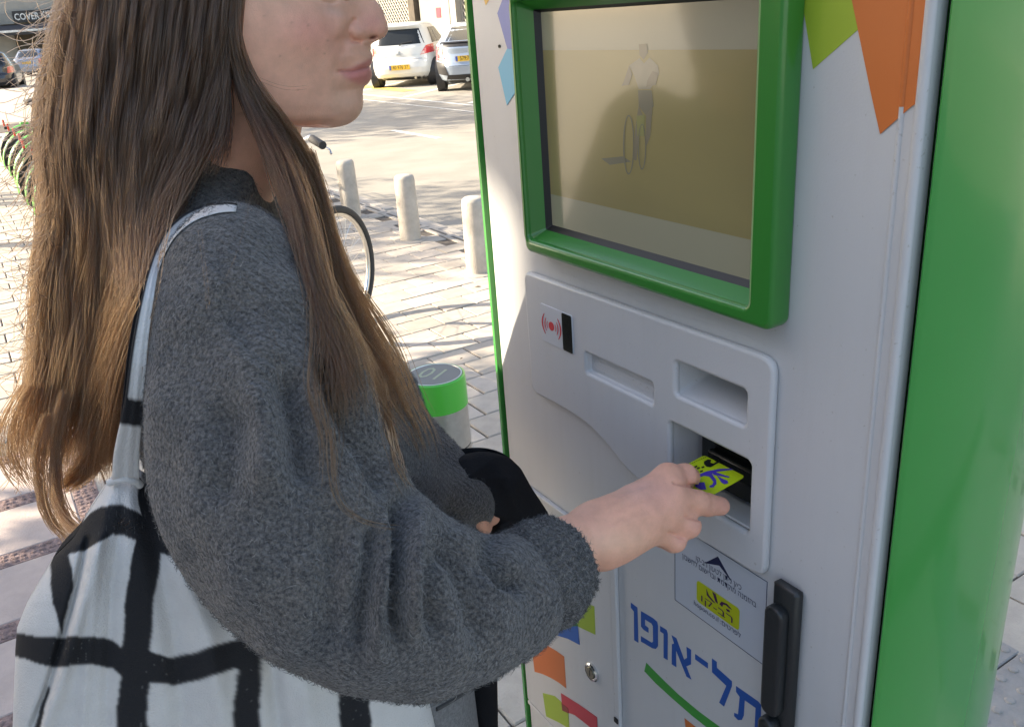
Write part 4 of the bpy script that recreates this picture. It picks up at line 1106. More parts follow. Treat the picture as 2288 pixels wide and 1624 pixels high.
def chain(G, P, R, k=.0):
    """distance to a chain of tapering round segments"""
    out = None
    for i in range(len(P) - 1):
        a, b = np.array(P[i], float), np.array(P[i + 1], float); ab = b - a; L2 = ab @ ab + 1e-12
        t = np.clip(((G[0] - a[0]) * ab[0] + (G[1] - a[1]) * ab[1] + (G[2] - a[2]) * ab[2]) / L2, 0, 1)
        d = np.sqrt((G[0] - a[0] - t * ab[0]) ** 2 + (G[1] - a[1] - t * ab[1]) ** 2 + (G[2] - a[2] - t * ab[2]) ** 2) - (R[i] + (R[i + 1] - R[i]) * t)
        out = d if out is None else (smin(out, d, k) if k else np.minimum(out, d))
    return out
def grid3(lo, hi, h):
    ax = [np.arange(lo[k], hi[k] + h, h, dtype=np.float32) for k in range(3)]
    return (ax[0][:, None, None], ax[1][None, :, None], ax[2][None, None, :]), np.array(lo, float)
def lap(V, F, it, lam=.5):
    F = np.asarray(F); E = np.concatenate([F[:, [0, 1]], F[:, [1, 2]], F[:, [2, 3]], F[:, [3, 0]]]); E = np.unique(np.sort(E, 1), axis=0)
    n = len(V)
    for _ in range(it):
        S = np.zeros((n, 3)); c = np.zeros(n)
        for k in range(3):
            S[:, k] = np.bincount(E[:, 0], V[E[:, 1], k], n) + np.bincount(E[:, 1], V[E[:, 0], k], n)
        c = np.bincount(E[:, 0], minlength=n) + np.bincount(E[:, 1], minlength=n)
        V = V + lam * (S / np.maximum(c, 1)[:, None] - V)
    return V
def vnormals(V, F):
    F = np.asarray(F); n = np.cross(V[F[:, 2]] - V[F[:, 0]], V[F[:, 3]] - V[F[:, 1]]); N = np.zeros_like(V)
    for c in range(4):
        for k in range(3): N[:, k] += np.bincount(F[:, c], n[:, k], len(V))
    return N / (np.linalg.norm(N, axis=1)[:, None] + 1e-12)
def seg_dist(px, py, poly):
    """pixel distance to a polyline, and the fraction run along it"""
    best = np.full(px.shape, 1e9); tt = np.zeros(px.shape); poly = np.array(poly, float); n = len(poly) - 1
    for i in range(n):
        a, b = poly[i], poly[i + 1]; ab = b - a; t = np.clip(((px - a[0]) * ab[0] + (py - a[1]) * ab[1]) / (ab @ ab + 1e-9), 0, 1)
        d = np.hypot(px - a[0] - t * ab[0], py - a[1] - t * ab[1]); m_ = d < best; best[m_] = d[m_]; tt[m_] = (i + t[m_]) / n
    return best, tt
def inside(px, py, poly):
    r = np.zeros(px.shape, bool); n = len(poly)
    for i in range(n):
        x0, y0 = poly[i]; x1, y1 = poly[(i + 1) % n]
        if y0 == y1: continue
        c = ((y0 > py) != (y1 > py)) & (px < (x1 - x0) * (py - y0) / (y1 - y0) + x0); r ^= c
    return r
def set_attr(o, name, col):
    a = o.data.attributes.new(name, 'FLOAT_COLOR', 'POINT'); c = np.concatenate([col, np.ones((len(col), 1))], 1).astype(np.float32); a.data.foreach_set('color', c.ravel())

# ---- head: rows run from the profile line back to the ear line
z8 = Z(600, 0, 4.059)
prof = [((620, -1290), (560, -1150), [(0, 0), (6, 16), (16, 28), (30, 38), (60, 50), (100, 58)]),
        ((1040, -1180), (560, -900), [(0, 0), (8, 16), (20, 28), (40, 42), (70, 55), (110, 64)]),
        ((1330, -900), (560, -620), [(0, 0), (8, 14), (20, 26), (40, 42), (70, 58), (110, 68)]),
        ((1420, -560), (560, -420), [(0, 0), (6, 12), (14, 22), (30, 38), (60, 55), (110, 70)]),
        ((1440, -300), (560, -250), [(0, 0), (5, 10), (12, 19), (25, 33), (45, 46), (75, 60), (110, 68)]),
        ((1450, -140), (560, -120), [(0, 0), (4, 7), (9, 11), (15, 15), (22, 23), (32, 33), (50, 46), (75, 59), (110, 67)]),
        ((1515, 0), (560, -30), [(0, 0), (3, 5), (8, 8), (14, 10), (20, 14), (27, 23), (36, 34), (52, 48), (76, 60), (110, 66)]),
        ((1570, 80), (560, 40), [(0, 0), (3, 5.5), (8, 8.5), (15, 10.5), (22, 14), (30, 24), (40, 36), (55, 49), (78, 60), (112, 66)]),
        ((1610, 170), (560, 110), [(0, 0), (3, 6.5), (8, 9.5), (16, 11.5), (24, 14.5), (32, 23), (42, 37), (56, 49), (80, 60), (115, 66)]),
        ((1640, 250), (560, 180), [(0, 0), (3, 7.5), (7, 10.5), (13, 12.5), (22, 15), (30, 18), (36, 24), (46, 37), (60, 48), (82, 59), (112, 65)]),
        ((1645, 320), (560, 250), [(0, 0), (3, 8), (7, 11), (13, 13), (20, 15.5), (28, 17), (34, 17.2), (38, 22), (46, 34), (58, 46), (80, 58), (110, 65)]),
        ((1625, 372), (560, 310), [(0, 0), (3, 7.5), (7, 10.5), (14, 13), (22, 16), (29, 17), (33, 17), (38, 23), (47, 36), (60, 47), (82, 58), (108, 64)]),
        ((1580, 410), (560, 360), [(0, 0), (3, 6), (8, 9.5), (16, 12.5), (24, 15.5), (29, 16.5), (32, 18), (38, 26), (48, 38), (62, 48), (85, 58), (108, 63)]),
        ((1520, 437), (560, 400), [(0, 0), (2, 5), (6, 9), (14, 13), (22, 18), (28, 23), (36, 32), (48, 41), (65, 50), (90, 59)]),
        ((1464, 476), (560, 440), [(0, 0), (1.5, 5), (4, 9), (10, 15.5), (18, 23), (26, 30), (36, 38), (50, 46), (70, 55), (98, 61)]),
        ((1462, 525), (560, 500), [(0, 0), (1.5, 5.5), (4, 10), (10, 16), (18, 23), (27, 30), (38, 38), (52, 46), (72, 54), (98, 60)]),
        ((1487, 600), (560, 580), [(0, 0), (2, 7), (6, 13), (14, 19.5), (24, 25.5), (31, 29.5), (40, 36), (54, 45), (75, 54), (98, 59)]),
        ((1478, 650), (560, 640), [(0, 0), (2, 7), (6, 12.5), (14, 19), (24, 25), (31, 29), (40, 36), (54, 44), (75, 53), (98, 58)]),
        ((1455, 705), (560, 700), [(0, 0), (1.5, 7), (4, 12), (12, 18.5), (22, 24), (29, 27.5), (37, 33), (50, 42), (70, 51), (95, 57)]),
        ((1470, 745), (560, 760), [(0, 0), (1.5, 7.5), (5, 13), (13, 19), (23, 24.5), (30, 28), (39, 35), (54, 44), (75, 52), (95, 56)]),
        ((1478, 795), (560, 820), [(0, 0), (2, 7.5), (6, 13), (14, 19), (23, 24.5), (31, 29), (41, 36), (56, 45), (78, 52), (95, 55)]),
        ((1440, 875), (560, 900), [(0, 0), (2, 7), (6, 12.5), (14, 19), (24, 26), (40, 36.5), (57, 45), (80, 52)]),
        ((1390, 930), (550, 960), [(0, 0), (2, 7), (6, 13), (13, 19), (24, 27), (40, 37), (60, 45.5), (85, 52)]),
        ((1382, 1010), (540, 1020), [(0, 0), (2, 8), (6, 14), (13, 20), (25, 28.5), (42, 38), (62, 46), (85, 52)]),
        ((1386, 1070), (530, 1060), [(0, 0), (2, 8.5), (6, 14.5), (13, 20.5), (25, 29), (42, 38), (62, 46), (85, 52)]),
        ((1378, 1135), (520, 1100), [(0, 0), (2, 8.5), (6, 14.5), (13, 20.5), (25, 29), (42, 38), (62, 46), (85, 52)]),
        ((1350, 1200), (520, 1120), [(0, 0), (2, 8), (6, 14), (13, 20), (25, 28.5), (42, 38), (62, 46), (85, 51)]),
        ((1310, 1250), (520, 1140), [(0, 0), (2, 8), (6, 13.5), (14, 20), (28, 29), (45, 38), (65, 46), (85, 51)]),
        ((1260, 1287), (520, 1160), [(0, 0), (2, 7.5), (6, 13), (14, 20), (28, 29), (45, 38), (65, 46), (80, 50)]),
        ((1180, 1322), (520, 1180), [(0, 0), (2, 7), (5, 13), (12, 20), (25, 29), (42, 38), (60, 46), (78, 50)]),
        ((1100, 1335), (520, 1200), [(0, 0), (2, 7), (4, 13), (9, 20), (20, 28), (38, 38), (56, 46), (72, 50)]),
        ((1000, 1326), (520, 1230), [(0, 0), (1.5, 9), (4, 17), (8, 25), (20, 34), (38, 42), (60, 49)]),
        ((880, 1308), (520, 1260), [(0, 0), (1.5, 11), (4, 21), (8, 29), (20, 38), (38, 46), (56, 50)]),
        ((760, 1290), (500, 1280), [(0, 0), (1.5, 13), (4, 25), (8, 34), (16, 42), (30, 47)])]
prof = [(p, (q0, q1), w) for (p, (q0, q1), w) in prof]
NR, NC = 270, 110
pk = np.array([usz(WS(*z8(*p)))[[0, 2]] for p, q_, w in prof]); qk = np.array([usz(WS(*z8(q_[0] - 760, q_[1])))[[0, 2]] for p, q_, w in prof])
arc = np.concatenate([[0], np.cumsum(np.linalg.norm(np.diff(pk, axis=0), axis=1))])
def catmull(X, Yv, xs):
    Yv = np.asarray(Yv, float); d = np.gradient(Yv, X, axis=0); out = []
    i = np.clip(np.searchsorted(X, xs) - 1, 0, len(X) - 2); h = (X[i + 1] - X[i]); t = (xs - X[i]) / h
    sh = (slice(None),) + (None,) * (Yv.ndim - 1); t = t[sh]; h = h[sh]
    return (2 * t ** 3 - 3 * t ** 2 + 1) * Yv[i] + (t ** 3 - 2 * t ** 2 + t) * h * d[i] + (-2 * t ** 3 + 3 * t ** 2) * Yv[i + 1] + (t ** 3 - t ** 2) * h * d[i + 1]
xs = np.linspace(0, arc[-1], NR)
pr = catmull(arc, pk, xs); qr = catmull(arc, qk, xs)
tau = np.linspace(0, 1, NC) ** 1.5
dist_c = np.linspace(0, .13, 261)
wk = np.array([np.interp(np.sqrt(dist_c), np.sqrt(np.array([a_ for a_, b_ in w]) / 1000), np.array([b_ for a_, b_ in w]) / 1000) for p, q_, w in prof])
wr_ = catmull(arc, wk, xs)
def gsm(Am, s, ax):
    r_ = int(3 * s) + 1; k = np.exp(-.5 * (np.arange(-r_, r_ + 1) / s) ** 2); k /= k.sum()
    P_ = np.pad(Am, [(r_, r_) if a == ax else (0, 0) for a in range(Am.ndim)], mode='edge')
    return np.apply_along_axis(lambda v: np.convolve(v, k, 'valid'), ax, P_)
_a, _b, _c = gsm(wr_, 2.0, 0), gsm(wr_, 6.0, 0), gsm(wr_, 16.0, 0)
_k1 = np.clip((dist_c - .018) / .012, 0, 1)[None]; _k2 = np.clip((dist_c - .036) / .018, 0, 1)[None]
wr_ = (_a * (1 - _k1) + _b * _k1) * (1 - _k2) + _c * _k2
PT = pr[:, None] * (1 - tau[None, :, None]) + qr[:, None] * tau[None, :, None]
dd = np.linalg.norm(PT - pr[:, None], axis=2)
wv = np.array([np.interp(np.sqrt(dd[i]), np.sqrt(dist_c), wr_[i]) for i in range(NR)])
sm_ = gsm(gsm(wv, 2.2, 1), 1.0, 0); blend = np.clip((dd - .004) / .008, 0, 1); wv = wv * (1 - blend) + sm_ * blend; wv[:, 0] = 0
HV = np.stack([PT[..., 0], wv, PT[..., 1]], -1)
px, py, _z = proj(wrl(HV))
X8, Y8 = (px * 1.16 - 600) * 4.059, py * 1.16 * 4.059
TX = np.array([-400., 0, 250, 500, 800, 1000, 1150, 1300]); TY = np.array([-700., -300, -100, 200, 500, 800, 1000, 1150, 1260, 1330])
TW = np.array([[60, 64, 66, 62, 50, 38, 28, 20], [62, 69, 69, 64, 52, 41, 31, 22], [64, 70, 69, 63, 52, 41, 30, 20], [66, 71, 69, 63.5, 53.5, 43.5, 32, 22], [64, 68, 66, 61, 52, 43, 34, 25], [58, 62, 60.5, 56, 48, 40, 33, 25],
               [54, 58, 56.5, 52, 44, 36, 30, 23], [50, 54, 52.5, 48, 40, 32.5, 27, 20], [47, 51, 48, 43, 34, 27, 22, 16], [44, 47, 43, 36, 24, 16, 12, 8]]) / 1000
_ty = catmull(TY, TW, np.clip(Y8.ravel(), TY[0], TY[-1])); _i = np.clip(np.searchsorted(TX, X8.ravel()) - 1, 0, len(TX) - 2)
_g = np.gradient(_ty, TX, axis=1); _r = np.arange(len(_i)); _h = TX[_i + 1] - TX[_i]; _t = np.clip((X8.ravel() - TX[_i]) / _h, 0, 1)
wch = ((2 * _t ** 3 - 3 * _t ** 2 + 1) * _ty[_r, _i] + (_t ** 3 - 2 * _t ** 2 + _t) * _h * _g[_r, _i] + (-2 * _t ** 3 + 3 * _t ** 2) * _ty[_r, _i + 1] + (_t ** 3 - _t ** 2) * _h * _g[_r, _i + 1]).reshape(X8.shape)
_b = np.clip((1215 - X8) / 230, 0, 1); _b = _b * _b * (3 - 2 * _b) * np.clip((dd - .004) / .022, 0, 1)
HV[..., 1] = wv * (1 - _b) + wch * _b
def bump(cx, cy, rx, ry, amt, rot=0):
    c_, s_ = math.cos(rot), math.sin(rot); dx, dy = X8 - cx, Y8 - cy
    return amt * np.exp(-(((dx * c_ + dy * s_) / rx) ** 2 + ((-dx * s_ + dy * c_) / ry) ** 2))
dw = np.zeros_like(wv)
dw += bump(1340, 340, 85, 75, .0042)                                   # wing of the nose
d_, t_ = seg_dist(X8, Y8, [(1290, 215), (1245, 270), (1232, 340), (1250, 400), (1290, 432), (1360, 438)]); dw -= .0034 * np.exp(-(d_ / 24) ** 2)
dw += bump(1490, 398, 40, 17, -.0075, -.15)                            # nostril
d_, t_ = seg_dist(X8, Y8, [(1125, 752), (1190, 752), (1260, 756), (1330, 742), (1400, 722), (1460, 704)]); dw -= .0024 * np.exp(-(d_ / 15) ** 2)
dw += bump(1125, 755, 28, 26, -.0016)
dw += bump(1330, 810, 110, 48, .0024, -.1) + bump(1360, 680, 90, 34, .0016, -.35)
dw += bump(1330, 925, 120, 38, -.0018, -.1)
d_, t_ = seg_dist(X8, Y8, [(1235, 430), (1170, 540), (1120, 640), (1080, 740)]); dw -= .0011 * np.exp(-(d_ / 45) ** 2)
dw += bump(800, 380, 260, 190, .003)
d_, t_ = seg_dist(X8, Y8, [(880, -30), (960, 20), (1060, 35), (1120, 5)]); dw -= .0012 * np.exp(-(d_ / 16) ** 2)
dw += bump(1100, 110, 120, 60, -.002, .3)
edge = np.clip(dd / .006, 0, 1)
HV[..., 1] += dw * edge
HV[:, 0, 1] = 0
# skin tint, with shade painted in at the nostril and mouth line
base_skin = np.array([.78, .425, .30])
col = np.tile(base_skin, (NR, NC, 1))
def tint(w_, c): 
    global col
    col = col * (1 - w_[..., None]) + np.array(c) * w_[..., None]
blush = bump(860, 330, 330, 210, .55) + bump(1480, 260, 160, 150, .55) + bump(1150, 560, 160, 160, .15); tint(np.clip(blush, 0, .6), (.74, .30, .235))
tint(np.clip(bump(1200, 1080, 260, 150, .35), 0, 1), (.76, .50, .36))
tint(np.clip(bump(1060, 100, 130, 60, .35, .2), 0, 1), (.55, .39, .34))
up_l = [(1120, 748), (1200, 728), (1270, 708), (1340, 680), (1410, 645), (1500, 590), (1500, 700), (1455, 708), (1350, 742), (1250, 760)]
lo_l = [(1120, 750), (1250, 760), (1350, 742), (1455, 706), (1500, 720), (1500, 800), (1448, 878), (1395, 900), (1320, 888), (1230, 845), (1165, 790)]
lip = (inside(X8, Y8, up_l) | inside(X8, Y8, lo_l)).astype(float); lip = gsm(gsm(lip, 1.6, 0), 1.2, 1); tint(lip * .85, (.60, .20, .18))
d_, t_ = seg_dist(X8, Y8, [(1125, 752), (1190, 752), (1260, 756), (1330, 742), (1400, 722), (1460, 704)]); tint(.5 * np.exp(-(d_ / 10) ** 2), (.30, .12, .11))  # shade of the crease between the lips, put into the colour
tint(np.clip(bump(1488, 398, 36, 15, .8, -.15), 0, 1), (.12, .05, .04))  # dark nostril opening, its shade put into the colour
for mx, my in ((515, 590), (975, 565), (810, 270), (700, 945), (350, 170), (795, 515), (1010, 430), (640, 240)): tint(np.clip(bump(mx, my, 11, 11, .55), 0, 1), (.30, .16, .11))
hv = HV.reshape(-1, 3); hc = col.reshape(-1, 3)
gi = np.arange(NR * NC).reshape(NR, NC)
hq = np.stack([gi[:-1, :-1], gi[:-1, 1:], gi[1:, 1:], gi[1:, :-1]], -1).reshape(-1, 4)
mir = hv * [1, -1, 1]
bodyV = [wrl(hv), wrl(mir)]; bodyC = [hc, hc]; bodyF = [hq, hq[:, ::-1] + len(hv)]
off = 2 * len(hv)
def body_add(Vw, F, c):
    global off
    bodyV.append(Vw); bodyC.append(np.tile(c, (len(Vw), 1)) if np.ndim(c) == 1 else c); bodyF.append(np.asarray(F) + off); off += len(Vw)

# ---- neck, skull and trunk under the clothes
h_ = .005
G, o_ = grid3((-.30, -.24, 1.28), (.0, .24, 1.76), h_)
nk = chain(G, [(-.088, 0, 1.515), (-.118, 0, 1.462), (-.150, 0, 1.425), (-.17, 0, 1.36), (-.15, 0, 1.31)], [.047, .048, .050, .055, .07], .03)
sk = (np.sqrt(((G[0] + .105) / .098) ** 2 + (G[1] / .074) ** 2 + ((G[2] - 1.605) / .108) ** 2) - 1) * .08
nk = smin(nk, sk, .03); nk = smin(nk, chain(G, [(-.155, -.12, 1.35), (-.155, .12, 1.35)], [.04, .04]), .04)
V_, F_ = nets(nk.astype(np.float64), o_, h_); V_ = lap(V_, F_, 2); body_add(wrl(V_), F_, base_skin * [.96, .92, .88])

# ---- the hand that holds the card, from the picture's joints
z7 = Z(1440, 1080, 3.813)
def hp(X, Y, d): return at(*z7(X, Y), d)
HD = .772
J = {
 'wr': (hp(120, 1285, .722), hp(330, 1200, .735), hp(560, 1130, .745)),
}
w0, w1, w2 = J['wr']
palm_i, palm_m, palm_r, palm_p = hp(1110, 605, .777), hp(1140, 775, .766), hp(1110, 945, .763), hp(1010, 1110, .766)
idx_c = [palm_i, hp(1280, 582, .790), hp(1320, 596, .812), hp(1340, 650, .826)]
mid_c = [palm_m, hp(1400, 850, .781), hp(1500, 868, .790), hp(1628, 882, .798)]
rin_c = [palm_r, hp(1312, 1075, .772), hp(1290, 1105, .797), hp(1120, 1080, .812)]
pin_c = [palm_p, hp(1180, 1225, .770), hp(1160, 1245, .792), hp(1010, 1200, .805)]
thb_c = [hp(560, 960, .775), hp(880, 850, .803), hp(1200, 800, .822), hp(1430, 770, .832)]
pts = np.array([hp(-180, 1500, .697), w0, w1, w2, palm_i, palm_m, palm_r, palm_p] + idx_c + mid_c + rin_c + pin_c + thb_c)
h_ = .0013
lo = usz(pts).min(0) - .026; hi = usz(pts).max(0) + .022
G, o_ = grid3(lo, hi, h_)
L_ = lambda P_: [tuple(usz(p)) for p in P_]
def midp(a, b, t): return a * (1 - t) + b * t
back_arm = hp(-260, 1570, .690)
hs = chain(G, L_([back_arm, w0, w1, w2]), [.029, .0232, .0228, .026], .01)
for kn, r0, r1 in ((palm_i, .0205, .0120), (palm_m, .0205, .0120), (palm_r, .0195, .0115), (palm_p, .0175, .0108)):
    hs = smin(hs, chain(G, L_([midp(w1, w2, .5), midp(w2, kn, .45), kn]), [.0235, r0, r1]), .012)
hs = smin(hs, chain(G, L_([palm_i, palm_m, palm_r, palm_p]), [.011, .0115, .011, .010]), .010)
hs = smin(hs, chain(G, L_([midp(w2, palm_m, .4) + ray(1500, 1150) * .012, midp(palm_m, palm_r, .5) + ray(1500, 1150) * .014]), [.02, .017]), .014)
fing = None
for ch_, rr_, kk in ((idx_c, (.0118, .0106, .0095, .0082), .005), (mid_c, (.0128, .0112, .0100, .0088), .006), (rin_c, (.0125, .0108, .0092, .0085), .006), (pin_c, (.0118, .0096, .0084, .0076), .006), (thb_c, (.016, .0125, .0105, .0095), .006)):
    f1 = chain(G, L_(ch_), rr_, .004)
    hs = smin(hs, f1, kk * .7)
V_, F_ = nets(hs.astype(np.float64), o_, h_); V_ = lap(V_, F_, 3)
Vw = wrl(V_); N_ = vnormals(Vw, F_)
pxh, pyh, zh = proj(Vw); HX, HY = (pxh * 1.16 - 1440) * 3.813, (pyh * 1.16 - 1080) * 3.813
hcol = np.tile(base_skin * [.98, .93, .90], (len(Vw), 1))
def htint(cx, cy, rx, ry, a_, c):
    w_ = np.clip(a_ * np.exp(-(((HX - cx) / rx) ** 2 + ((HY - cy) / ry) ** 2)), 0, 1)[:, None]; hcol[:] = hcol * (1 - w_) + np.array(c) * w_
for cx, cy, rx, ry in ((1350, 600, 120, 110), (1650, 890, 110, 100), (1380, 1090, 90, 90), (1240, 1230, 90, 80), (1000, 760, 260, 180)): htint(cx, cy, rx, ry, .45, (.68, .33, .26))
htint(620, 1250, 380, 130, .4, (.70, .46, .30))
htint(800, 700, 260, 120, .35, (.64, .42, .37))
dsp = np.zeros(len(Vw))
for cx, cy in ((1270, 520), (1292, 530), (1380, 800), (1405, 795)): dsp -= .0005 * np.exp(-(((HX - cx) / 9) ** 2 + ((HY - cy) / 40) ** 2))
for ln in ([(560, 900), (760, 780), (930, 690)], [(560, 1000), (760, 900), (920, 830)], [(560, 1090), (740, 1020), (900, 975)]):
    d_, t_ = seg_dist(HX, HY, ln); dsp += .0009 * np.exp(-(d_ / 38) ** 2)
d_, t_ = seg_dist(HX, HY, [(620, 820), (800, 730), (920, 740)]); dsp += .0005 * np.exp(-(d_ / 14) ** 2)
for cx, cy in ((1110, 560), (1150, 760), (1110, 940)): dsp += .0008 * np.exp(-(((HX - cx) / 70) ** 2 + ((HY - cy) / 60) ** 2))
for ln, am, wd in (([(1175, 650), (1290, 668), (1400, 690)], .0030, 16), ([(1290, 985), (1420, 1010)], .0022, 18), ([(1120, 1150), (1270, 1195)], .0022, 16)):
    d_, t_ = seg_dist(HX, HY, ln); dsp -= am * np.exp(-(d_ / wd) ** 2)
outw = -1 if np.mean(np.einsum('ij,ij->i', N_, Vw - Vw.mean(0))) < 0 else 1
Vw = Vw + N_ * (dsp * outw)[:, None]
body_add(Vw, F_, hcol)

# ---- the left hand below the black jacket
lw = WS(1035, 1150, .045); 
def lp(x, y, s): return usz(WS(x - 4, y + 16, s - .02))
h_ = .0018
lc = [[lp(990, 1120, .0), lp(1035, 1140, .01), lp(1060, 1148, .02)]]
fl = [[lp(1050, 1140, .03), lp(1078, 1150, .045), lp(1088, 1163, .04), lp(1082, 1172, .02)], [lp(1045, 1146, .02), lp(1068, 1160, .035), lp(1078, 1172, .03), lp(1068, 1178, .01)],
      [lp(1040, 1150, .01), lp(1058, 1168, .02), lp(1064, 1180, .012), lp(1052, 1182, .0)], [lp(1032, 1152, .0), lp(1046, 1172, .005), lp(1048, 1182, .0), lp(1040, 1182, -.012)], [lp(1050, 1135, .03), lp(1080, 1132, .035), lp(1104, 1140, .03)]]
allp = np.array([p for c in lc + fl for p in c]); G, o_ = grid3(allp.min(0) - .035, allp.max(0) + .03, h_)
hs = chain(G, [tuple(p) for p in lc[0]], [.022, .021, .019], .01)
for f1, r0 in zip(fl, (.0085, .0088, .0085, .0078, .0095)): hs = smin(hs, chain(G, [tuple(p) for p in f1], [r0 * 1.15, r0, r0 * .95, r0 * .85][:len(f1)]), .005)
V_, F_ = nets(hs.astype(np.float64), o_, h_); V_ = lap(V_, F_, 2); body_add(wrl(V_), F_, base_skin * [.97, .9, .86])

# ---- join the pieces into one body: arms inside the sleeves, head to neck
def nearest(isl, p, k):
    d = np.linalg.norm(bodyV[isl] - p, axis=1); return np.argsort(d)[:k] + isl_off[isl]
def arm(isl_h, p_h, isl_t, p_t, via, r_):
    """tube of eight-sided rings from a hand to the trunk, sharing vertices at both ends"""
    ctr_ = [p_h] + via + [p_t]; rings = []
    for i in range(1, len(ctr_) - 1):
        T = ctr_[i + 1] - ctr_[i - 1]; T = T / np.linalg.norm(T); x = np.cross(T, UP + .01); x /= np.linalg.norm(x); y = np.cross(x, T)
        rings.append(np.array([ctr_[i] + r_ * (math.cos(q) * x + math.sin(q) * y) for q in np.arange(8) * math.pi / 4]))
    b0 = off; body_add(np.concatenate(rings), np.zeros((0, 4), int), base_skin)
    ids = [np.arange(8) + b0 + 8 * i for i in range(len(rings))]
    def pick(isl, ring): return np.array([nearest(isl, v, 1)[0] for v in ring])
    ids = [pick(isl_h, rings[0] * .3 + (p_h - ctr_[1] + rings[0]) * .7)] + ids + [pick(isl_t, p_t - ctr_[-2] + rings[-1])]
    for i in range(len(ids) - 1):
        j = np.arange(8); bodyF.append(np.stack([ids[i][j], ids[i][(j + 1) % 8], ids[i + 1][(j + 1) % 8], ids[i + 1][j]], 1))
isl_off = np.concatenate([[0], np.cumsum([len(v) for v in bodyV])])
ctr_s = [wrl(ring_mid) for ring_mid in (usz(at(1080, 1330, .665)), usz(at(900, 1330, .625)), usz(at(700, 1200, .625)), usz(at(600, 950, .64)), usz(at(560, 760, .655)))]
arm(3, back_arm + (w0 - back_arm) * .2, 2, wrl(np.array([-.155, .13, 1.35])), ctr_s, .028)
isl_off = np.concatenate([[0], np.cumsum([len(v) for v in bodyV])])
arm(4, wrl(lc[0][0]), 2, wrl(np.array([-.155, -.13, 1.35])), [wrl(np.array([-.02, -.12, 1.10])), wrl(np.array([-.085, -.225, 1.15])), wrl(np.array([-.13, -.17, 1.32]))], .026)
for isl in (0, 1):
    e0 = nearest(isl, wrl(np.array([-.11, .05 if isl == 0 else -.05, 1.50])), 2); e1 = nearest(2, wrl(np.array([-.11, .045 if isl == 0 else -.045, 1.49])), 2)
    bodyF.append(np.array([[e0[0], e0[1], e1[1], e1[0]]]))
m_skin = pbr('skin', tuple(base_skin), 0.47, var=.09, vscale=75, bump=.22, bscale=1100, spec=.35, sss=.16, attr='tint')
body = add('body', np.concatenate(bodyV), [list(dict.fromkeys(f.tolist())) for f in np.concatenate(bodyF) if len(set(f.tolist())) > 2], m_skin, person, smooth=True, world=True)
set_attr(body, 'tint', np.concatenate(bodyC))
bm = bmesh.new(); bm.from_mesh(body.data); bmesh.ops.remove_doubles(bm, verts=bm.verts, dist=2e-6); bmesh.ops.delete(bm, geom=[v for v in bm.verts if not v.link_edges], context='VERTS'); bm.to_mesh(body.data); bm.free()

# ---- sweater
def ring_c(l, r_, d):
    l, r_ = np.array(l, float), np.array(r_, float); c = (l + r_) / 2; return usz(at(c[0], c[1], d)), np.linalg.norm(l - r_) * d / FOC / 2
sl = [((395, 560), (640, 560), .668), ((352, 650), (715, 630), .655), ((338, 760), (775, 740), .648), ((331, 900), (822, 870), .638), ((330, 1010), (850, 940), .628), ((338, 1090), (872, 1000), .622), ((382, 1205), (900, 1060), .615), ((452, 1312), (935, 1090), .611), ((562, 1422), (965, 1110), .607), ((702, 1512), (995, 1130), .611), ((860, 1553), (1030, 1152), .626), ((1000, 1532), (1080, 1173), .646), ((1120, 1478), (1140, 1185), .670), ((1190, 1432), (1180, 1180), .690)]
cuff_r = [((1174, 1430), (1160, 1198), .684), ((1205, 1418), (1184, 1172), .693), ((1226, 1400), (1204, 1162), .703), ((1244, 1382), (1220, 1154), .712), ((1252, 1370), (1231, 1156), .717)]
SC_, SR_ = zip(*[ring_c(*s) for s in sl]); SR_ = [r - (.004 if i < 3 else .007 if i < 12 else .004) for i, r in enumerate(SR_)]
front = [usz(WS(*p))[[0, 2]] for p in ((600, 470), (665, 540), (740, 620), (830, 730), (900, 800), (940, 870), (962, 950), (982, 1020), (1008, 1090), (1050, 1160))]
tz = [1.47, 1.43, 1.40, 1.37, 1.33, 1.26, 1.19, 1.12, 1.05, .98, .90, .85]
fz = np.array([f[1] for f in front])[::-1]; fu = np.array([f[0] for f in front])[::-1]
tf = np.interp(tz, fz, fu); tf = [min(a_, b_) for a_, b_ in zip(tf, [-.11, -.10, -.085, -.06, -.03, .0, .02, .032, .045, .06, .055, .045])]
tb = [-.19, -.215, -.232, -.245, -.255, -.262, -.262, -.26, -.258, -.255, -.25, -.245]
tw_ = [.045, .075, .125, .155, .17, .175, .178, .18, .182, .185, .182, .175]
h_ = .0046
G, o_ = grid3((-.33, -.33, .83), (.20, .47, 1.475), h_)
Zc = np.clip(G[2], tz[-1], tz[0]); fI = np.interp(Zc, tz[::-1], list(tf)[::-1]); bI = np.interp(Zc, tz[::-1], tb[::-1]); wI = np.interp(Zc, tz[::-1], tw_[::-1])
uc, ru = (fI + bI) / 2, (fI - bI) / 2
dist = (np.sqrt(((G[0] - uc) / ru) ** 2 + (G[1] / wI) ** 2) - 1) * np.minimum(ru, wI) * .9
dist = np.maximum(dist, np.maximum(.865 - G[2], G[2] - 1.43))
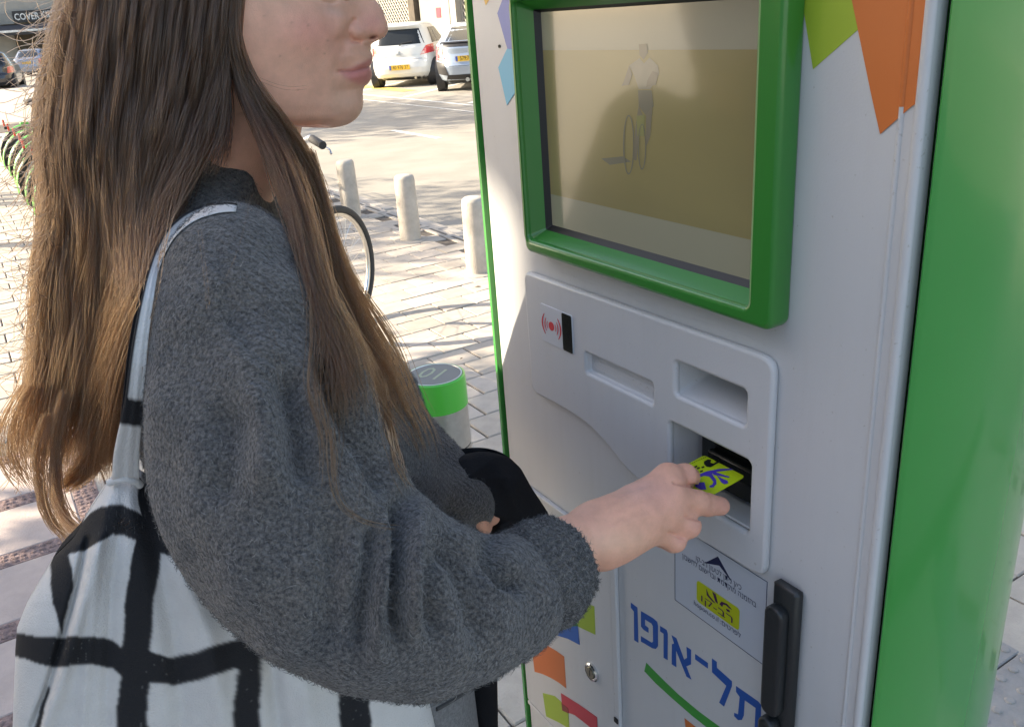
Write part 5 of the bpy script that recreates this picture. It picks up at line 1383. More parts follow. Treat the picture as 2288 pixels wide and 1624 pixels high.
# collar of the sweater, cut square at its top
ca, cb = np.array([-.160, 0, 1.425]), np.array([-.172, 0, 1.36]); cax = (ca - cb) / np.linalg.norm(ca - cb)
col_d = chain(G, [tuple(cb - cax * .02), tuple(ca + cax * .06)], [.070, .058])
cut = (G[0] - ca[0]) * cax[0] + (G[1] - ca[1]) * cax[1] + (G[2] - ca[2]) * cax[2] - .030
dist = smin(dist, np.maximum(col_d, cut), .02)
rs = chain(G, [tuple(c) for c in SC_], SR_, .010)
dist = smin(dist, rs, .035)
lsh, lel = (-.14, -.165, 1.365), (-.085, -.235, 1.13)
lwr = usz(WS(1018, 1128, .0))
dist = smin(dist, chain(G, [lsh, lel, tuple(lwr)], [.07, .075, .045], .03), .03)
V_, F_ = nets(dist.astype(np.float64), o_, h_)
V_ = lap(V_, F_, 3, .5)
Vw = wrl(V_)
N_ = vnormals(Vw, F_)
ctr = Vw - Vw.mean(0)
if np.mean(np.einsum('ij,ij->i', N_, ctr)) < 0: F_ = F_[:, ::-1]; N_ = -N_
px_, py_, pz_ = proj(Vw)
facing = np.clip(-np.einsum('ij,ij->i', N_, (Vw - EYE) / np.linalg.norm(Vw - EYE, axis=1)[:, None]) * 2.0, 0, 1)
zq4, zq3 = Z(600, 1200, 2.288), Z(350, 400, 1.805)
creases = [(zq4, [(1050, 120), (1040, 350), (1000, 600), (970, 900), (985, 1100)], .016, 17, 1), (zq4, [(885, 300), (850, 600), (790, 850), (755, 1180)], .012, 24, 1),
           (zq4, [(620, 350), (570, 800), (560, 1150)], .008, 34, 1), (zq4, [(1230, 380), (1400, 600), (1470, 850), (1490, 1120)], .011, 30, 1),
           (zq4, [(1480, 340), (1560, 560), (1640, 680), (1790, 720)], .014, 26, 1), (zq4, [(1180, 480), (1170, 800), (1215, 1040)], .008, 20, 1),
           (zq4, [(1320, 340), (1480, 520), (1580, 720), (1700, 790)], .006, 16, -1), (zq4, [(960, 300), (920, 600), (880, 900), (850, 1150)], .007, 22, -1), (zq4, [(1100, 300), (1090, 700), (1100, 1000)], .006, 22, -1),
           (zq4, [(1060, 130), (1180, 170), (1290, 260), (1400, 370)], .010, 16, 1),
           (zq3, [(700, 1000), (760, 1250), (790, 1560)], .012, 34, 1), (zq3, [(860, 900), (960, 1150), (1100, 1350), (1240, 1580)], .013, 24, 1),
           (zq3, [(450, 1150), (420, 1400), (380, 1650)], .008, 46, 1), (zq3, [(1000, 950), (1080, 1180), (1180, 1400), (1300, 1560)], .007, 30, -1),
           (zq3, [(370, 400), (395, 560), (440, 780), (560, 960), (700, 1010)], .004, 8, 1), (zq3, [(350, 420), (380, 570), (420, 790), (540, 980), (680, 1035)], .0025, 9, -1),
           (zq3, [(560, 1080), (620, 1300), (620, 1580)], .006, 40, -1)]
dsp = np.zeros(len(Vw))
for cv, ln, amt, wd, sg in creases:
    d_, t_ = seg_dist(px_, py_, [cv(*p) for p in ln]); dsp -= 1.6 * sg * amt * np.exp(-(d_ / wd) ** 2) * np.clip(np.minimum(t_, 1 - t_) * 5 + .25, 0, 1)
rr = np.random.default_rng(5)
for _ in range(26):
    k_ = rr.normal(0, 1, 3) * rr.uniform(20, 60); dsp += .0009 * np.sin(Vw @ k_ + rr.uniform(0, 6))
Vw = Vw + N_ * (dsp * (facing * .9 + .1))[:, None]
Vw = lap(Vw, F_, 1, .5)
m_wool = pbr('grey_wool', (0.11, 0.108, 0.11), 0.95, spec=.15, sheen=.25)
nt = m_wool.node_tree; b_ = nt.nodes['Principled BSDF']; tc = nd(nt, 'ShaderNodeTexCoord')
n1 = nd(nt, 'ShaderNodeTexNoise', Scale=420.0, Detail=3.0, Roughness=.7); n2 = nd(nt, 'ShaderNodeTexNoise', Scale=28.0, Detail=4.0)
vo = nd(nt, 'ShaderNodeTexVoronoi', Scale=300.0)
for n_ in (n1, n2, vo): nt.links.new(tc.outputs['Object'], n_.inputs['Vector'])
r1 = nd(nt, 'ShaderNodeValToRGB'); r1.color_ramp.elements[0].color = (.031, .031, .033, 1); r1.color_ramp.elements[1].color = (.185, .175, .165, 1); r1.color_ramp.elements[0].position = .32; r1.color_ramp.elements[1].position = .72
r2 = nd(nt, 'ShaderNodeValToRGB'); r2.color_ramp.elements[0].color = (.93, .91, .91, 1); r2.color_ramp.elements[1].color = (1.12, 1.05, .97, 1); r2.color_ramp.elements[0].position = .35; r2.color_ramp.elements[1].position = .65
mx = nd(nt, 'ShaderNodeMix', data_type='RGBA', blend_type='MULTIPLY'); mx.inputs[0].default_value = 1
nt.links.new(n1.outputs['Fac'], r1.inputs[0]); nt.links.new(n2.outputs['Fac'], r2.inputs[0]); nt.links.new(r1.outputs[0], mx.inputs[6]); nt.links.new(r2.outputs[0], mx.inputs[7]); nt.links.new(mx.outputs[2], b_.inputs['Base Color'])
bp = nd(nt, 'ShaderNodeBump', Strength=.9, Distance=.003); bp2 = nd(nt, 'ShaderNodeBump', Strength=.6, Distance=.002)
nt.links.new(n1.outputs['Fac'], bp.inputs['Height']); nt.links.new(vo.outputs['Distance'], bp2.inputs['Height']); nt.links.new(bp.outputs[0], bp2.inputs['Normal']); nt.links.new(bp2.outputs[0], b_.inputs['Normal'])
wvt = nd(nt, 'ShaderNodeTexWave', Scale=62.0, Distortion=3.0); wvt.bands_direction = 'DIAGONAL'; wvt.inputs['Detail'].default_value = 2.0; wvt.inputs['Detail Scale'].default_value = 3.0
nt.links.new(tc.outputs['Object'], wvt.inputs['Vector']); bp3 = nd(nt, 'ShaderNodeBump', Strength=.35, Distance=.002); nt.links.new(wvt.outputs['Fac'], bp3.inputs['Height']); nt.links.new(bp2.outputs[0], bp3.inputs['Normal']); nt.links.new(bp3.outputs[0], b_.inputs['Normal'])
sweater = add('sweater', Vw, F_, m_wool, person, smooth=True, world=True)
SWV, SWF, SWN = Vw, F_, N_
bvh = BVHTree.FromPolygons([Vector(v) for v in Vw], [tuple(int(i) for i in f) for f in F_])
def rib_tube(name, rings, nr, nt_, ribs, amp, parent, mat, inner):
    """ribbed band following rings (centre, radius), with a rolled end that turns in"""
    C_ = np.array([wrl(r[0]) for r in rings]); R_ = np.array([r[1] for r in rings]); X_ = np.linspace(0, len(C_) - 1, nr)
    cc = catmull(np.arange(len(C_), dtype=float), C_, X_); rr_ = np.interp(X_, np.arange(len(C_)), R_)
    cc = np.concatenate([cc, cc[-1:] + (cc[-1] - cc[-2]) * .25, cc[-1:] + (cc[-1] - cc[-2]) * .3, cc[-1:] + (cc[-1] - cc[-2]) * .2]); rr_ = np.concatenate([rr_, [rr_[-1] - .003, rr_[-1] - .009, rr_[-1] - .022]])
    T = np.gradient(cc[:nr], axis=0); T = np.concatenate([T, [T[-1]] * 3]); T /= np.linalg.norm(T, axis=1)[:, None]
    V = []
    for i in range(len(cc)):
        x = np.cross(T[i], UP); x /= np.linalg.norm(x); y = np.cross(x, T[i])
        a_ = np.linspace(0, 2 * np.pi, nt_, endpoint=False)
        r_ = rr_[i] + amp * np.sin(a_ * ribs) + .0012 * np.sin(a_ * 3 + i * .35) + .0008 * np.sin(a_ * 7 - i * .5)
        V.append(cc[i] + np.cos(a_)[:, None] * x * r_[:, None] + np.sin(a_)[:, None] * y * r_[:, None])
    V = np.concatenate(V); F = []
    for i in range(len(cc) - 1):
        j = np.arange(nt_); F.append(np.stack([i * nt_ + j, i * nt_ + (j + 1) % nt_, (i + 1) * nt_ + (j + 1) % nt_, (i + 1) * nt_ + j], 1))
    F = np.concatenate(F)
    return V, F
CV, CF = rib_tube('cuff', [ring_c(*s) for s in cuff_r], 26, 320, 44, .0008, sweater, m_wool, 0)
CN = vnormals(CV, CF); 
if np.mean(np.einsum('ij,ij->i', CN, CV - CV.mean(0))) < 0: CF = CF[:, ::-1]; CN = -CN
cuff = add('cuff', CV, CF, m_wool, sweater, smooth=True, world=True, root=person)
def curves_obj(name, S, rad, mat, parent, root, tip=.25):
    """S: (n strands, k points, 3) in world space; rendered as real hair curves"""
    n, k, _ = S.shape
    cu = bpy.data.hair_curves.new(name); cu.add_curves([k] * n)
    Mi = np.array(PMAT[root].inverted()); P = S.reshape(-1, 3) @ Mi[:3, :3].T + Mi[:3, 3]
    cu.points.foreach_set('position', P.astype(np.float32).ravel())
    prof_ = np.ones(k); prof_[-1] = tip; prof_[-2] = (1 + tip) / 2
    R_ = (np.broadcast_to(np.asarray(rad).reshape(-1, 1), (n, 1)) * prof_[None]).astype(np.float32).ravel()
    cu.points.foreach_set('radius', R_)
    cu.materials.append(mat)
    o = bpy.data.objects.new(name, cu); C.objects.link(o); o.parent = parent
    return o
m_fuzz = pbr('wool_fibre', (0.16, 0.157, 0.153), 0.9, spec=.1)
nt = m_fuzz.node_tree; hi_ = nd(nt, 'ShaderNodeHairInfo'); cr = nd(nt, 'ShaderNodeValToRGB'); nt.links.new(hi_.outputs['Random'], cr.inputs[0]); nt.links.new(cr.outputs[0], nt.nodes['Principled BSDF'].inputs['Base Color'])
cr.color_ramp.elements[0].color = (.055, .053, .054, 1); cr.color_ramp.elements[1].color = (.34, .325, .305, 1); e_ = cr.color_ramp.elements.new(.72); e_.color = (.15, .145, .14, 1)
def fuzz(V, F, N, n, ln, seed, front_only=True):
    r = np.random.default_rng(seed); F = np.asarray(F)
    Pc = V[F].mean(1); ar = np.linalg.norm(np.cross(V[F[:, 2]] - V[F[:, 0]], V[F[:, 3]] - V[F[:, 1]]), axis=1); Nc = N[F].mean(1)
    Nc /= np.linalg.norm(Nc, axis=1)[:, None] + 1e-9
    vd = Pc - EYE; vd /= np.linalg.norm(vd, axis=1)[:, None]; f_ = -np.einsum('ij,ij->i', Nc, vd)
    w_ = ar * (f_ > -.35) if front_only else ar
    i = r.choice(len(F), n, p=w_ / w_.sum()); uv = r.dirichlet([1, 1, 1, 1], n)
    P0 = np.einsum('nk,nkc->nc', uv, V[F[i]]); Nn = Nc[i]
    t = r.normal(0, 1, (n, 3)); t -= Nn * np.einsum('ij,ij->i', t, Nn)[:, None]; t /= np.linalg.norm(t, axis=1)[:, None]
    t2 = np.cross(Nn, t); L = (ln * r.uniform(.45, 1.5, n))[:, None]; cu_ = r.uniform(-.8, .8, (n, 1))
    k = np.linspace(0, 1, 4)
    S = np.stack([P0 - Nn * .0006 + L * (Nn * (.62 * a_ - .30 * a_ * a_) + t * (.55 * a_) + t2 * cu_ * a_ * a_) for a_ in k], 1)
    return S
curves_obj('wool_fuzz', fuzz(SWV, SWF, SWN, 52000, .0062, 11), rng.uniform(.0001, .00018, 52000), m_fuzz, sweater, person)
curves_obj('cuff_fuzz', fuzz(CV, CF, CN, 5000, .0050, 12), rng.uniform(.00012, .0002, 5000), m_fuzz, sweater, person)

# ---- trousers and shoes
m_denim = pbr('grey_denim', (0.22, 0.215, 0.21), 0.9, var=.25, vscale=260, bump=.6, bscale=380)
h_ = .008
G, o_ = grid3((-.30, -.24, .02), (.14, .26, 1.0), h_)
tr_ = chain(G, [(-.085, .085, .90), (-.07, .095, .70), (-.075, .09, .48), (-.105, .085, .09)], [.115, .100, .068, .055], .03)
tr_ = smin(tr_, chain(G, [(-.085, -.085, .90), (-.06, -.095, .70), (-.07, -.09, .48), (-.105, -.085, .09)], [.115, .100, .068, .055], .03), .02)
tr_ = np.maximum(tr_, .055 - G[2])
V_, F_ = nets(tr_.astype(np.float64), o_, h_); V_ = lap(V_, F_, 2); Vw = wrl(V_); N_ = vnormals(Vw, F_)
trousers = add('trousers', Vw, F_, m_denim, person, smooth=True, world=True)
stitch = MB()
for k in range(2):
    pts_ = []
    for x, y in ((975, 1562 + k * 22), (1000, 1548 + k * 22), (1030, 1530 + k * 22), (1048, 1515 + k * 22)):
        d_ = ray(x, y); b2 = BVHTree.FromPolygons([Vector(v) for v in Vw], [tuple(int(i) for i in f) for f in F_]) if not pts_ else b2
        hit = b2.ray_cast(Vector(EYE), Vector(d_).normalized())
        if hit[0] is not None: pts_.append(np.array(hit[0]) - d_ * .001)
    if len(pts_) > 1: stitch.tube(pts_, .0022, 6)
if stitch.v: stitch.build('pocket_seam', pbr('dark_denim_seam', (.07, .068, .066), .9), trousers, world=True, root=person)
for s_ in (.085, -.085):
    shv = MB(); b0 = wrl(np.array([-.16, s_, .045])); 
    shv.tube([wrl(np.array([-.17, s_, .045])), wrl(np.array([-.12, s_, .05])), wrl(np.array([-.03, s_, .042])), wrl(np.array([.06, s_, .035])), wrl(np.array([.09, s_, .03]))], [.03, .043, .042, .038, .02], 14)
    shv.build('shoe', m_trim, person, smooth=True, world=True)

# ---- long hair
def guide(pts, s, n=30):
    P = np.array(pts, float); s = np.interp(np.linspace(0, 1, len(P)), np.linspace(0, 1, len(s)), s)
    L = np.concatenate([[0], np.cumsum(np.linalg.norm(np.diff(P, axis=0), axis=1))]); X_ = np.linspace(0, L[-1], n)
    return catmull(L, np.concatenate([P, s[:, None]], 1), X_)
def lanes(G_, n, r, spread, wave, t0=.72, weights=None, fly=.05, fly_amp=30, pull=.38, loose=8.0):
    """strands between neighbouring guide lines; each column of G_ is (x, y, side)"""
    G_ = np.array(G_); k = G_.shape[1]; m_ = len(G_) - 1
    g = r.uniform(0, m_, n) if weights is None else np.interp(r.uniform(0, 1, n), np.concatenate([[0], np.cumsum(weights) / np.sum(weights)]), np.arange(m_ + 1))
    nclump = m_ * 26; cid = np.clip((g / m_ * nclump).astype(int), 0, nclump - 1)
    gc = (cid + .5) / nclump * m_
    t = np.linspace(0, 1, k)
    gg = g[:, None] * (1 - pull * t[None] ** .8) + gc[:, None] * pull * t[None] ** .8
    i = np.clip(gg.astype(int), 0, m_ - 1); f = (gg - i)[..., None]
    J_ = np.arange(k)[None].repeat(n, 0)
    S = G_[i, J_] * (1 - f) + G_[np.minimum(i + 1, m_), J_] * f
    ph, am, wl = r.uniform(0, 6.28, nclump), r.uniform(.4, 1.2, nclump), r.uniform(2.4, 3.8, nclump)
    wv_ = np.sin(wl[cid][:, None] * 2 * np.pi * t[None] * (1 + r.normal(0, .05, (n, 1))) + ph[cid][:, None] + r.normal(0, .8, (n, 1))) * am[cid][:, None] * wave * np.clip(t[None] * 1.8 - .35, 0, 1)
    S[..., 0] += wv_
    S[..., 2] += .0006 * np.cos(wl[cid][:, None] * 6.28 * t[None] + ph[cid][:, None] * 1.7) * am[cid][:, None] * wave
    a1, a2, a3 = r.normal(0, 1, (3, n, 1)); p1, p2 = r.uniform(0, 6.28, (2, n, 1))
    amp = np.where(r.random(n) < fly, fly_amp, loose)[:, None]
    S[..., 0] += amp * (a1 * .5 * t + a2 * .35 * np.sin(5 * t + p1) * t + .3 * a3 * np.sin(11 * t + p2) * t) + r.normal(0, 2.2, (n, 1))
    S[..., 1] += amp * .4 * a2 * np.sin(4 * t + p2) * t + r.normal(0, 6, (n, 1))
    dpt = r.beta(1.1, 2.2, n)[:, None] * spread
    S[..., 2] -= dpt * np.clip(.35 + t[None] * 1.2, 0, 1)
    te = r.uniform(t0, 1, n) ** .8
    kk = te[:, None] * np.linspace(0, k - 1, k)[None]; i0 = np.clip(kk.astype(int), 0, k - 2); ff = (kk - i0)[..., None]; R_ = np.arange(n)[:, None]
    return S[R_, i0] * (1 - ff) + S[R_, i0 + 1] * ff
def to_world(S, drape=True, lift=.004, r=None):
    sh = S.shape[:2]; x, y, s = S[..., 0].ravel(), S[..., 1].ravel(), S[..., 2].ravel()
    d = np.stack([(x - CX) / FOC, -(y - CY) / FOC, -np.ones_like(x)], 1) @ RC.T
    P0_ = PWO + s[:, None] * SW; tt = ((P0_ - EYE) @ SW) / (d @ SW)
    if drape:
        hit = np.full(len(x), 1e9)
        qx, qy = np.round(x / 6) * 6, np.round(y / 6) * 6; cache = {}
        sel = np.where((qy > 300) & (qx > 250))[0]
        for j in sel:
            key = (qx[j], qy[j])
            if key not in cache:
                v = ray(*key); h = bvh.ray_cast(Vector(EYE), Vector(v).normalized()); cache[key] = (h[3] / np.linalg.norm(v)) if h[0] is not None else 1e9
            hit[j] = cache[key]
        lim = hit - lift - np.abs(rng.normal(0, .005, len(x)))
        tt = np.minimum(tt, lim).reshape(sh)
        for _ in range(14):                             # a strand comes forward gradually before it lies on the cloth
            tt[:, :-1] = np.minimum(tt[:, :-1], tt[:, 1:] + .011); tt[:, 1:] = np.minimum(tt[:, 1:], tt[:, :-1] + .011)
        tt = tt.ravel()
    W_ = (EYE + d * tt[:, None]).reshape(*sh, 3)
    if drape:                                           # keep each strand smooth after it is laid on the cloth
        for _ in range(3): W_[:, 1:-1] = .5 * W_[:, 1:-1] + .25 * (W_[:, :-2] + W_[:, 2:])
    return W_
hr = np.random.default_rng(21)
CR = (470, -330)
back = [guide(p, s) for p, s in (
    ([(330, -300), (190, -150), (128, 0), (108, 110), (86, 225), (77, 290), (88, 380), (106, 450), (95, 550), (74, 640), (80, 740), (74, 830), (48, 930), (28, 1000)], [.0, .0, .0, .01, .03, .04, .05]),
    ([(370, -310), (240, -170), (172, 0), (150, 150), (130, 280), (140, 400), (158, 500), (142, 620), (130, 740), (120, 860), (92, 960), (70, 1050)], [.01, .035, .04, .045, .05, .06, .07]),
    ([(400, -320), (290, -190), (226, 0), (206, 150), (190, 300), (200, 430), (214, 540), (196, 660), (188, 780), (172, 900), (150, 1000), (122, 1080)], [.02, .055, .062, .065, .07, .08, .085]),
    ([(430, -325), (350, -200), (285, 0), (266, 160), (250, 320), (255, 450), (255, 570), (240, 690), (230, 810), (214, 920), (208, 1000), (196, 1085)], [.025, .068, .076, .08, .085, .09, .095]),
    ([(450, -330), (410, -205), (350, 0), (330, 170), (310, 330), (300, 460), (285, 580), (272, 700), (262, 820), (254, 920), (252, 1010), (236, 1085)], [.03, .074, .084, .09, .095, .10, .10]),
    ([(470, -330), (460, -200), (420, 0), (400, 150), (370, 300), (338, 430), (308, 540), (284, 650), (268, 760), (262, 850), (256, 950), (248, 1045)], [.03, .076, .087, .095, .10, .10, .10]),
    ([(490, -325), (505, -190), (480, 0), (464, 140), (434, 270), (398, 380), (358, 480), (318, 570), (288, 660), (270, 740), (262, 830), (258, 910)], [.03, .074, .086, .10, .11, .11, .10]),
    ([(510, -315), (540, -180), (512, 0), (502, 120), (486, 230), (452, 330), (408, 430), (360, 510), (318, 585), (288, 660), (274, 730), (268, 800)], [.03, .07, .083, .10, .115, .12, .10]))]
HS = [to_world(lanes(back, 16500, hr, .08, 24, t0=.5, pull=.22, weights=[1.3, 1.3, 1.2, 1.1, 1.1, 1.0, .8], fly=.18, fly_amp=30, loose=13))]
frontg = [guide(p, s) for p, s in (
    ([(505, -315), (555, -170), (520, 0), (515, 125), (540, 220), (585, 305), (612, 390), (642, 470), (668, 560), (702, 660), (734, 760), (748, 860), (744, 980)], [.03, .07, .08, .076, .075, .09, .11, .12]),
    ([(510, -312), (560, -168), (524, 0), (522, 120), (560, 215), (615, 290), (652, 370), (680, 450), (702, 540), (736, 640), (790, 740), (832, 830), (852, 930)], [.03, .07, .08, .074, .07, .08, .10, .12]),
    ([(515, -310), (565, -165), (527, 0), (533, 115), (580, 205), (645, 275), (692, 345), (722, 425), (742, 520), (768, 620), (822, 720), (872, 810), (915, 900), (945, 965)], [.03, .068, .08, .072, .062, .07, .09, .10, .12]))]
midg = [guide([(505, -318), (545, -175), (514, 0), (505, 125), (500, 235), (485, 310), (460, 360), (430, 400)], [.03, .07, .08, .09, .11, .12]), guide([(502, -318), (546, -172), (515, 0), (507, 128), (512, 238), (516, 310), (510, 360), (500, 400)], [.03, .07, .08, .085, .10, .12])]
HS.append(to_world(lanes(midg, 420, hr, .05, 8, t0=.5, fly=.06, fly_amp=20)))
HS.append(to_world(lanes(frontg, 2300, hr, .04, 16, t0=.32, pull=.2, loose=12, weights=[1.2, 1.0], fly=.10, fly_amp=24)))
# a thicker lock in front of the shoulder and thin wisps on the sleeve
def lock(pts, s, n, rad, wave=5, t0=.35, drape=True, spread=.012):
    g0 = guide(pts, s); g1 = g0.copy(); g0 = g0.copy(); k = g0.shape[0]
    w_ = np.interp(np.linspace(0, 1, k), np.linspace(0, 1, len(rad)), rad); g0[:, 0] -= w_; g1[:, 0] += w_
    return to_world(lanes([g0, g1], n, hr, spread, wave, t0=t0, fly=.15, fly_amp=26, pull=.12, loose=11), drape)
HS.append(lock([(690, 345), (715, 470), (742, 590), (790, 690), (835, 760), (870, 830), (895, 900), (935, 960), (960, 1040)], [.06, .08, .10, .1], 200, [12, 24, 38, 50, 50, 42, 32]))
HS.append(lock([(720, 640), (725, 760), (715, 860), (735, 960), (742, 1040), (735, 1100)], [.2], 45, [30, 34, 32, 28, 22, 16]))
HS.append(lock([(735, 960), (738, 1060), (760, 1130), (830, 1170), (910, 1180)], [.2], 10, [12, 12, 11, 10, 9]))
HS.append(lock([(850, 860), (870, 960), (900, 1060), (920, 1120)], [.2], 36, [16, 14, 12, 10]))
HS.append(lock([(150, 880), (132, 960), (122, 1050), (128, 1120), (155, 1172), (200, 1196), (250, 1186), (285, 1168)], [.08, .10, .17, .245], 150, [18, 16, 14, 12, 10, 8, 7, 5], 2, .7, False))
HS.append(lock([(110, 930), (88, 1000), (90, 1080), (108, 1150), (140, 1195), (160, 1215)], [.08, .10, .12], 90, [16, 16, 14, 10, 8, 6], 3, .8, False))
HS.append(lock([(70, 860), (30, 940), (20, 1000), (40, 1060), (75, 1100)], [.06], 80, [28, 34, 34, 28, 20], 5, .7, False, .03))
HS.append(lock([(240, 930), (225, 1000), (180, 1060), (140, 1095)], [.09], 240, [28, 32, 28, 18], 4, .8, False))
# frizz beyond the left outline
nf = 800; yy = hr.uniform(-40, 1000, nf); xl_ = np.interp(yy, [-50, 0, 110, 225, 290, 380, 450, 550, 640, 740, 830, 930, 1000], [140, 125, 108, 86, 77, 88, 106, 95, 74, 80, 74, 48, 30])
t = np.linspace(0, 1, 30)[None]; ang = hr.normal(-.15, .5, (nf, 1)); Lf = hr.uniform(50, 170, (nf, 1)); cu_ = hr.normal(0, 1.1, (nf, 1)); a_ = np.pi / 2 + .35 + ang
th = a_ + cu_ * t + .28 * np.sin(8 * t + hr.uniform(0, 6, (nf, 1)))
fx = xl_[:, None] + hr.uniform(0, 26, (nf, 1)) + np.cumsum(np.cos(th) * Lf / 30, 1); fy = yy[:, None] + np.cumsum(np.sin(th) * Lf / 30, 1)
HS.append(to_world(np.stack([fx, fy, np.broadcast_to(hr.uniform(-.02, .05, (nf, 1)), fx.shape)], -1), False))
# stray hairs over cheek and sleeve
stray = []
for (x0, y0, x1, y1, bow) in ((575, 175, 680, 192, 10), (440, 520, 460, 700, 10), (600, 700, 640, 900, 20), (820, 1020, 780, 1180, 12), (560, 420, 500, 620, 16)):
    for _ in range(2):
        k = np.linspace(0, 1, 30); jx, jy = hr.normal(0, 6, 2)
        stray.append(np.stack([x0 + jx + (x1 - x0) * k + bow * np.sin(np.pi * k) * .3, y0 + jy + (y1 - y0) * k + bow * np.sin(np.pi * k), np.full(30, .085)], 1))
HS.append(to_world(np.array(stray)))
m_hair = bpy.data.materials.new('brown_hair'); m_hair.use_nodes = True; nt = m_hair.node_tree; nt.nodes.remove(nt.nodes['Principled BSDF'])
hb_ = nd(nt, 'ShaderNodeBsdfHairPrincipled'); hb_.model = 'CHIANG'; hb_.parametrization = 'COLOR'
hi_ = nd(nt, 'ShaderNodeHairInfo'); geo = nd(nt, 'ShaderNodeNewGeometry'); sx_ = nd(nt, 'ShaderNodeSeparateXYZ'); nt.links.new(geo.outputs['Position'], sx_.inputs[0])
mr = nd(nt, 'ShaderNodeMapRange'); mr.inputs[1].default_value = 1.50; mr.inputs[2].default_value = 1.20; nt.links.new(sx_.outputs[2], mr.inputs[0])
ad = nd(nt, 'ShaderNodeMath', operation='MULTIPLY_ADD'); ad.inputs[1].default_value = .75; nt.links.new(hi_.outputs['Random'], ad.inputs[0]); 
sb = nd(nt, 'ShaderNodeMath', operation='SUBTRACT'); sb.inputs[1].default_value = .34; nt.links.new(mr.outputs[0], sb.inputs[0]); nt.links.new(sb.outputs[0], ad.inputs[2])
cr = nd(nt, 'ShaderNodeValToRGB'); nt.links.new(ad.outputs[0], cr.inputs[0])
cr.color_ramp.elements[0].color = (.034, .018, .0105, 1); cr.color_ramp.elements[1].color = (.084, .036, .0140, 1)
e_ = cr.color_ramp.elements.new(.5); e_.color = (.058, .0265, .0120, 1)
nt.links.new(cr.outputs[0], hb_.inputs['Color'])
hb_.inputs['Roughness'].default_value = .32; hb_.inputs['Radial Roughness'].default_value = .45; hb_.inputs['Random Roughness'].default_value = .2
nt.links.new(hb_.outputs[0], nt.nodes['Material Output'].inputs['Surface'])
# hair on the far side of the head, and every strand kept outside the skull
far = usz(HS[0][:5000]); far[..., 1] = -far[..., 1] * .7 - .005; far[..., 0] += .026; HS.insert(0, wrl(far))
HSa = np.concatenate(HS)
q_ = usz(HSa); cen, rad_ = np.array([-.118, 0, 1.605]), np.array([.106, .081, .118])
e_ = np.linalg.norm((q_ - cen) / rad_, axis=-1); push = np.where((e_ < 1.0) & (q_[..., 2] > 1.50), (1.0 + .05 * hr.random(len(HSa))[:, None]) / np.maximum(e_, .2), 1.0)
qn = cen + (q_ - cen) * push[..., None]; qn[..., 0] = np.where(q_[..., 0] > -.14, q_[..., 0], np.maximum(qn[..., 0], q_[..., 0] - .012)); HSa = wrl(qn)
for _ in range(2): HSa[:, 1:-1] = .5 * HSa[:, 1:-1] + .25 * (HSa[:, :-2] + HSa[:, 2:])
hrad = hr.uniform(.00016, .00030, len(HSa)); hrad[-len(stray):] = .00007
hair = curves_obj('hair', HSa, hrad, m_hair, person, person)
# scalp below the strands
h_ = .006
G, o_ = grid3((-.30, -.14, 1.42), (.02, .14, 1.78), h_)
sk = (np.sqrt(((G[0] + .120) / .100) ** 2 + (G[1] / .062) ** 2 + ((G[2] - 1.605) / .112) ** 2) - 1) * .08
fr_ = np.maximum(-(sk + .012), -1); cutp = (G[0] + .085) * .80 - (G[2] - 1.60) * .45
sk = np.maximum(sk, cutp)
sk = smin(sk, np.maximum(chain(G, [(-.175, 0, 1.56), (-.20, .0, 1.44)], [.055, .045]), cutp), .03)
V_, F_ = nets(sk.astype(np.float64), o_, h_); V_ = lap(V_, F_, 2)
add('scalp', wrl(V_), F_, pbr('scalp_brown', (.030, .019, .013), .9), hair, smooth=True, world=True, root=person)

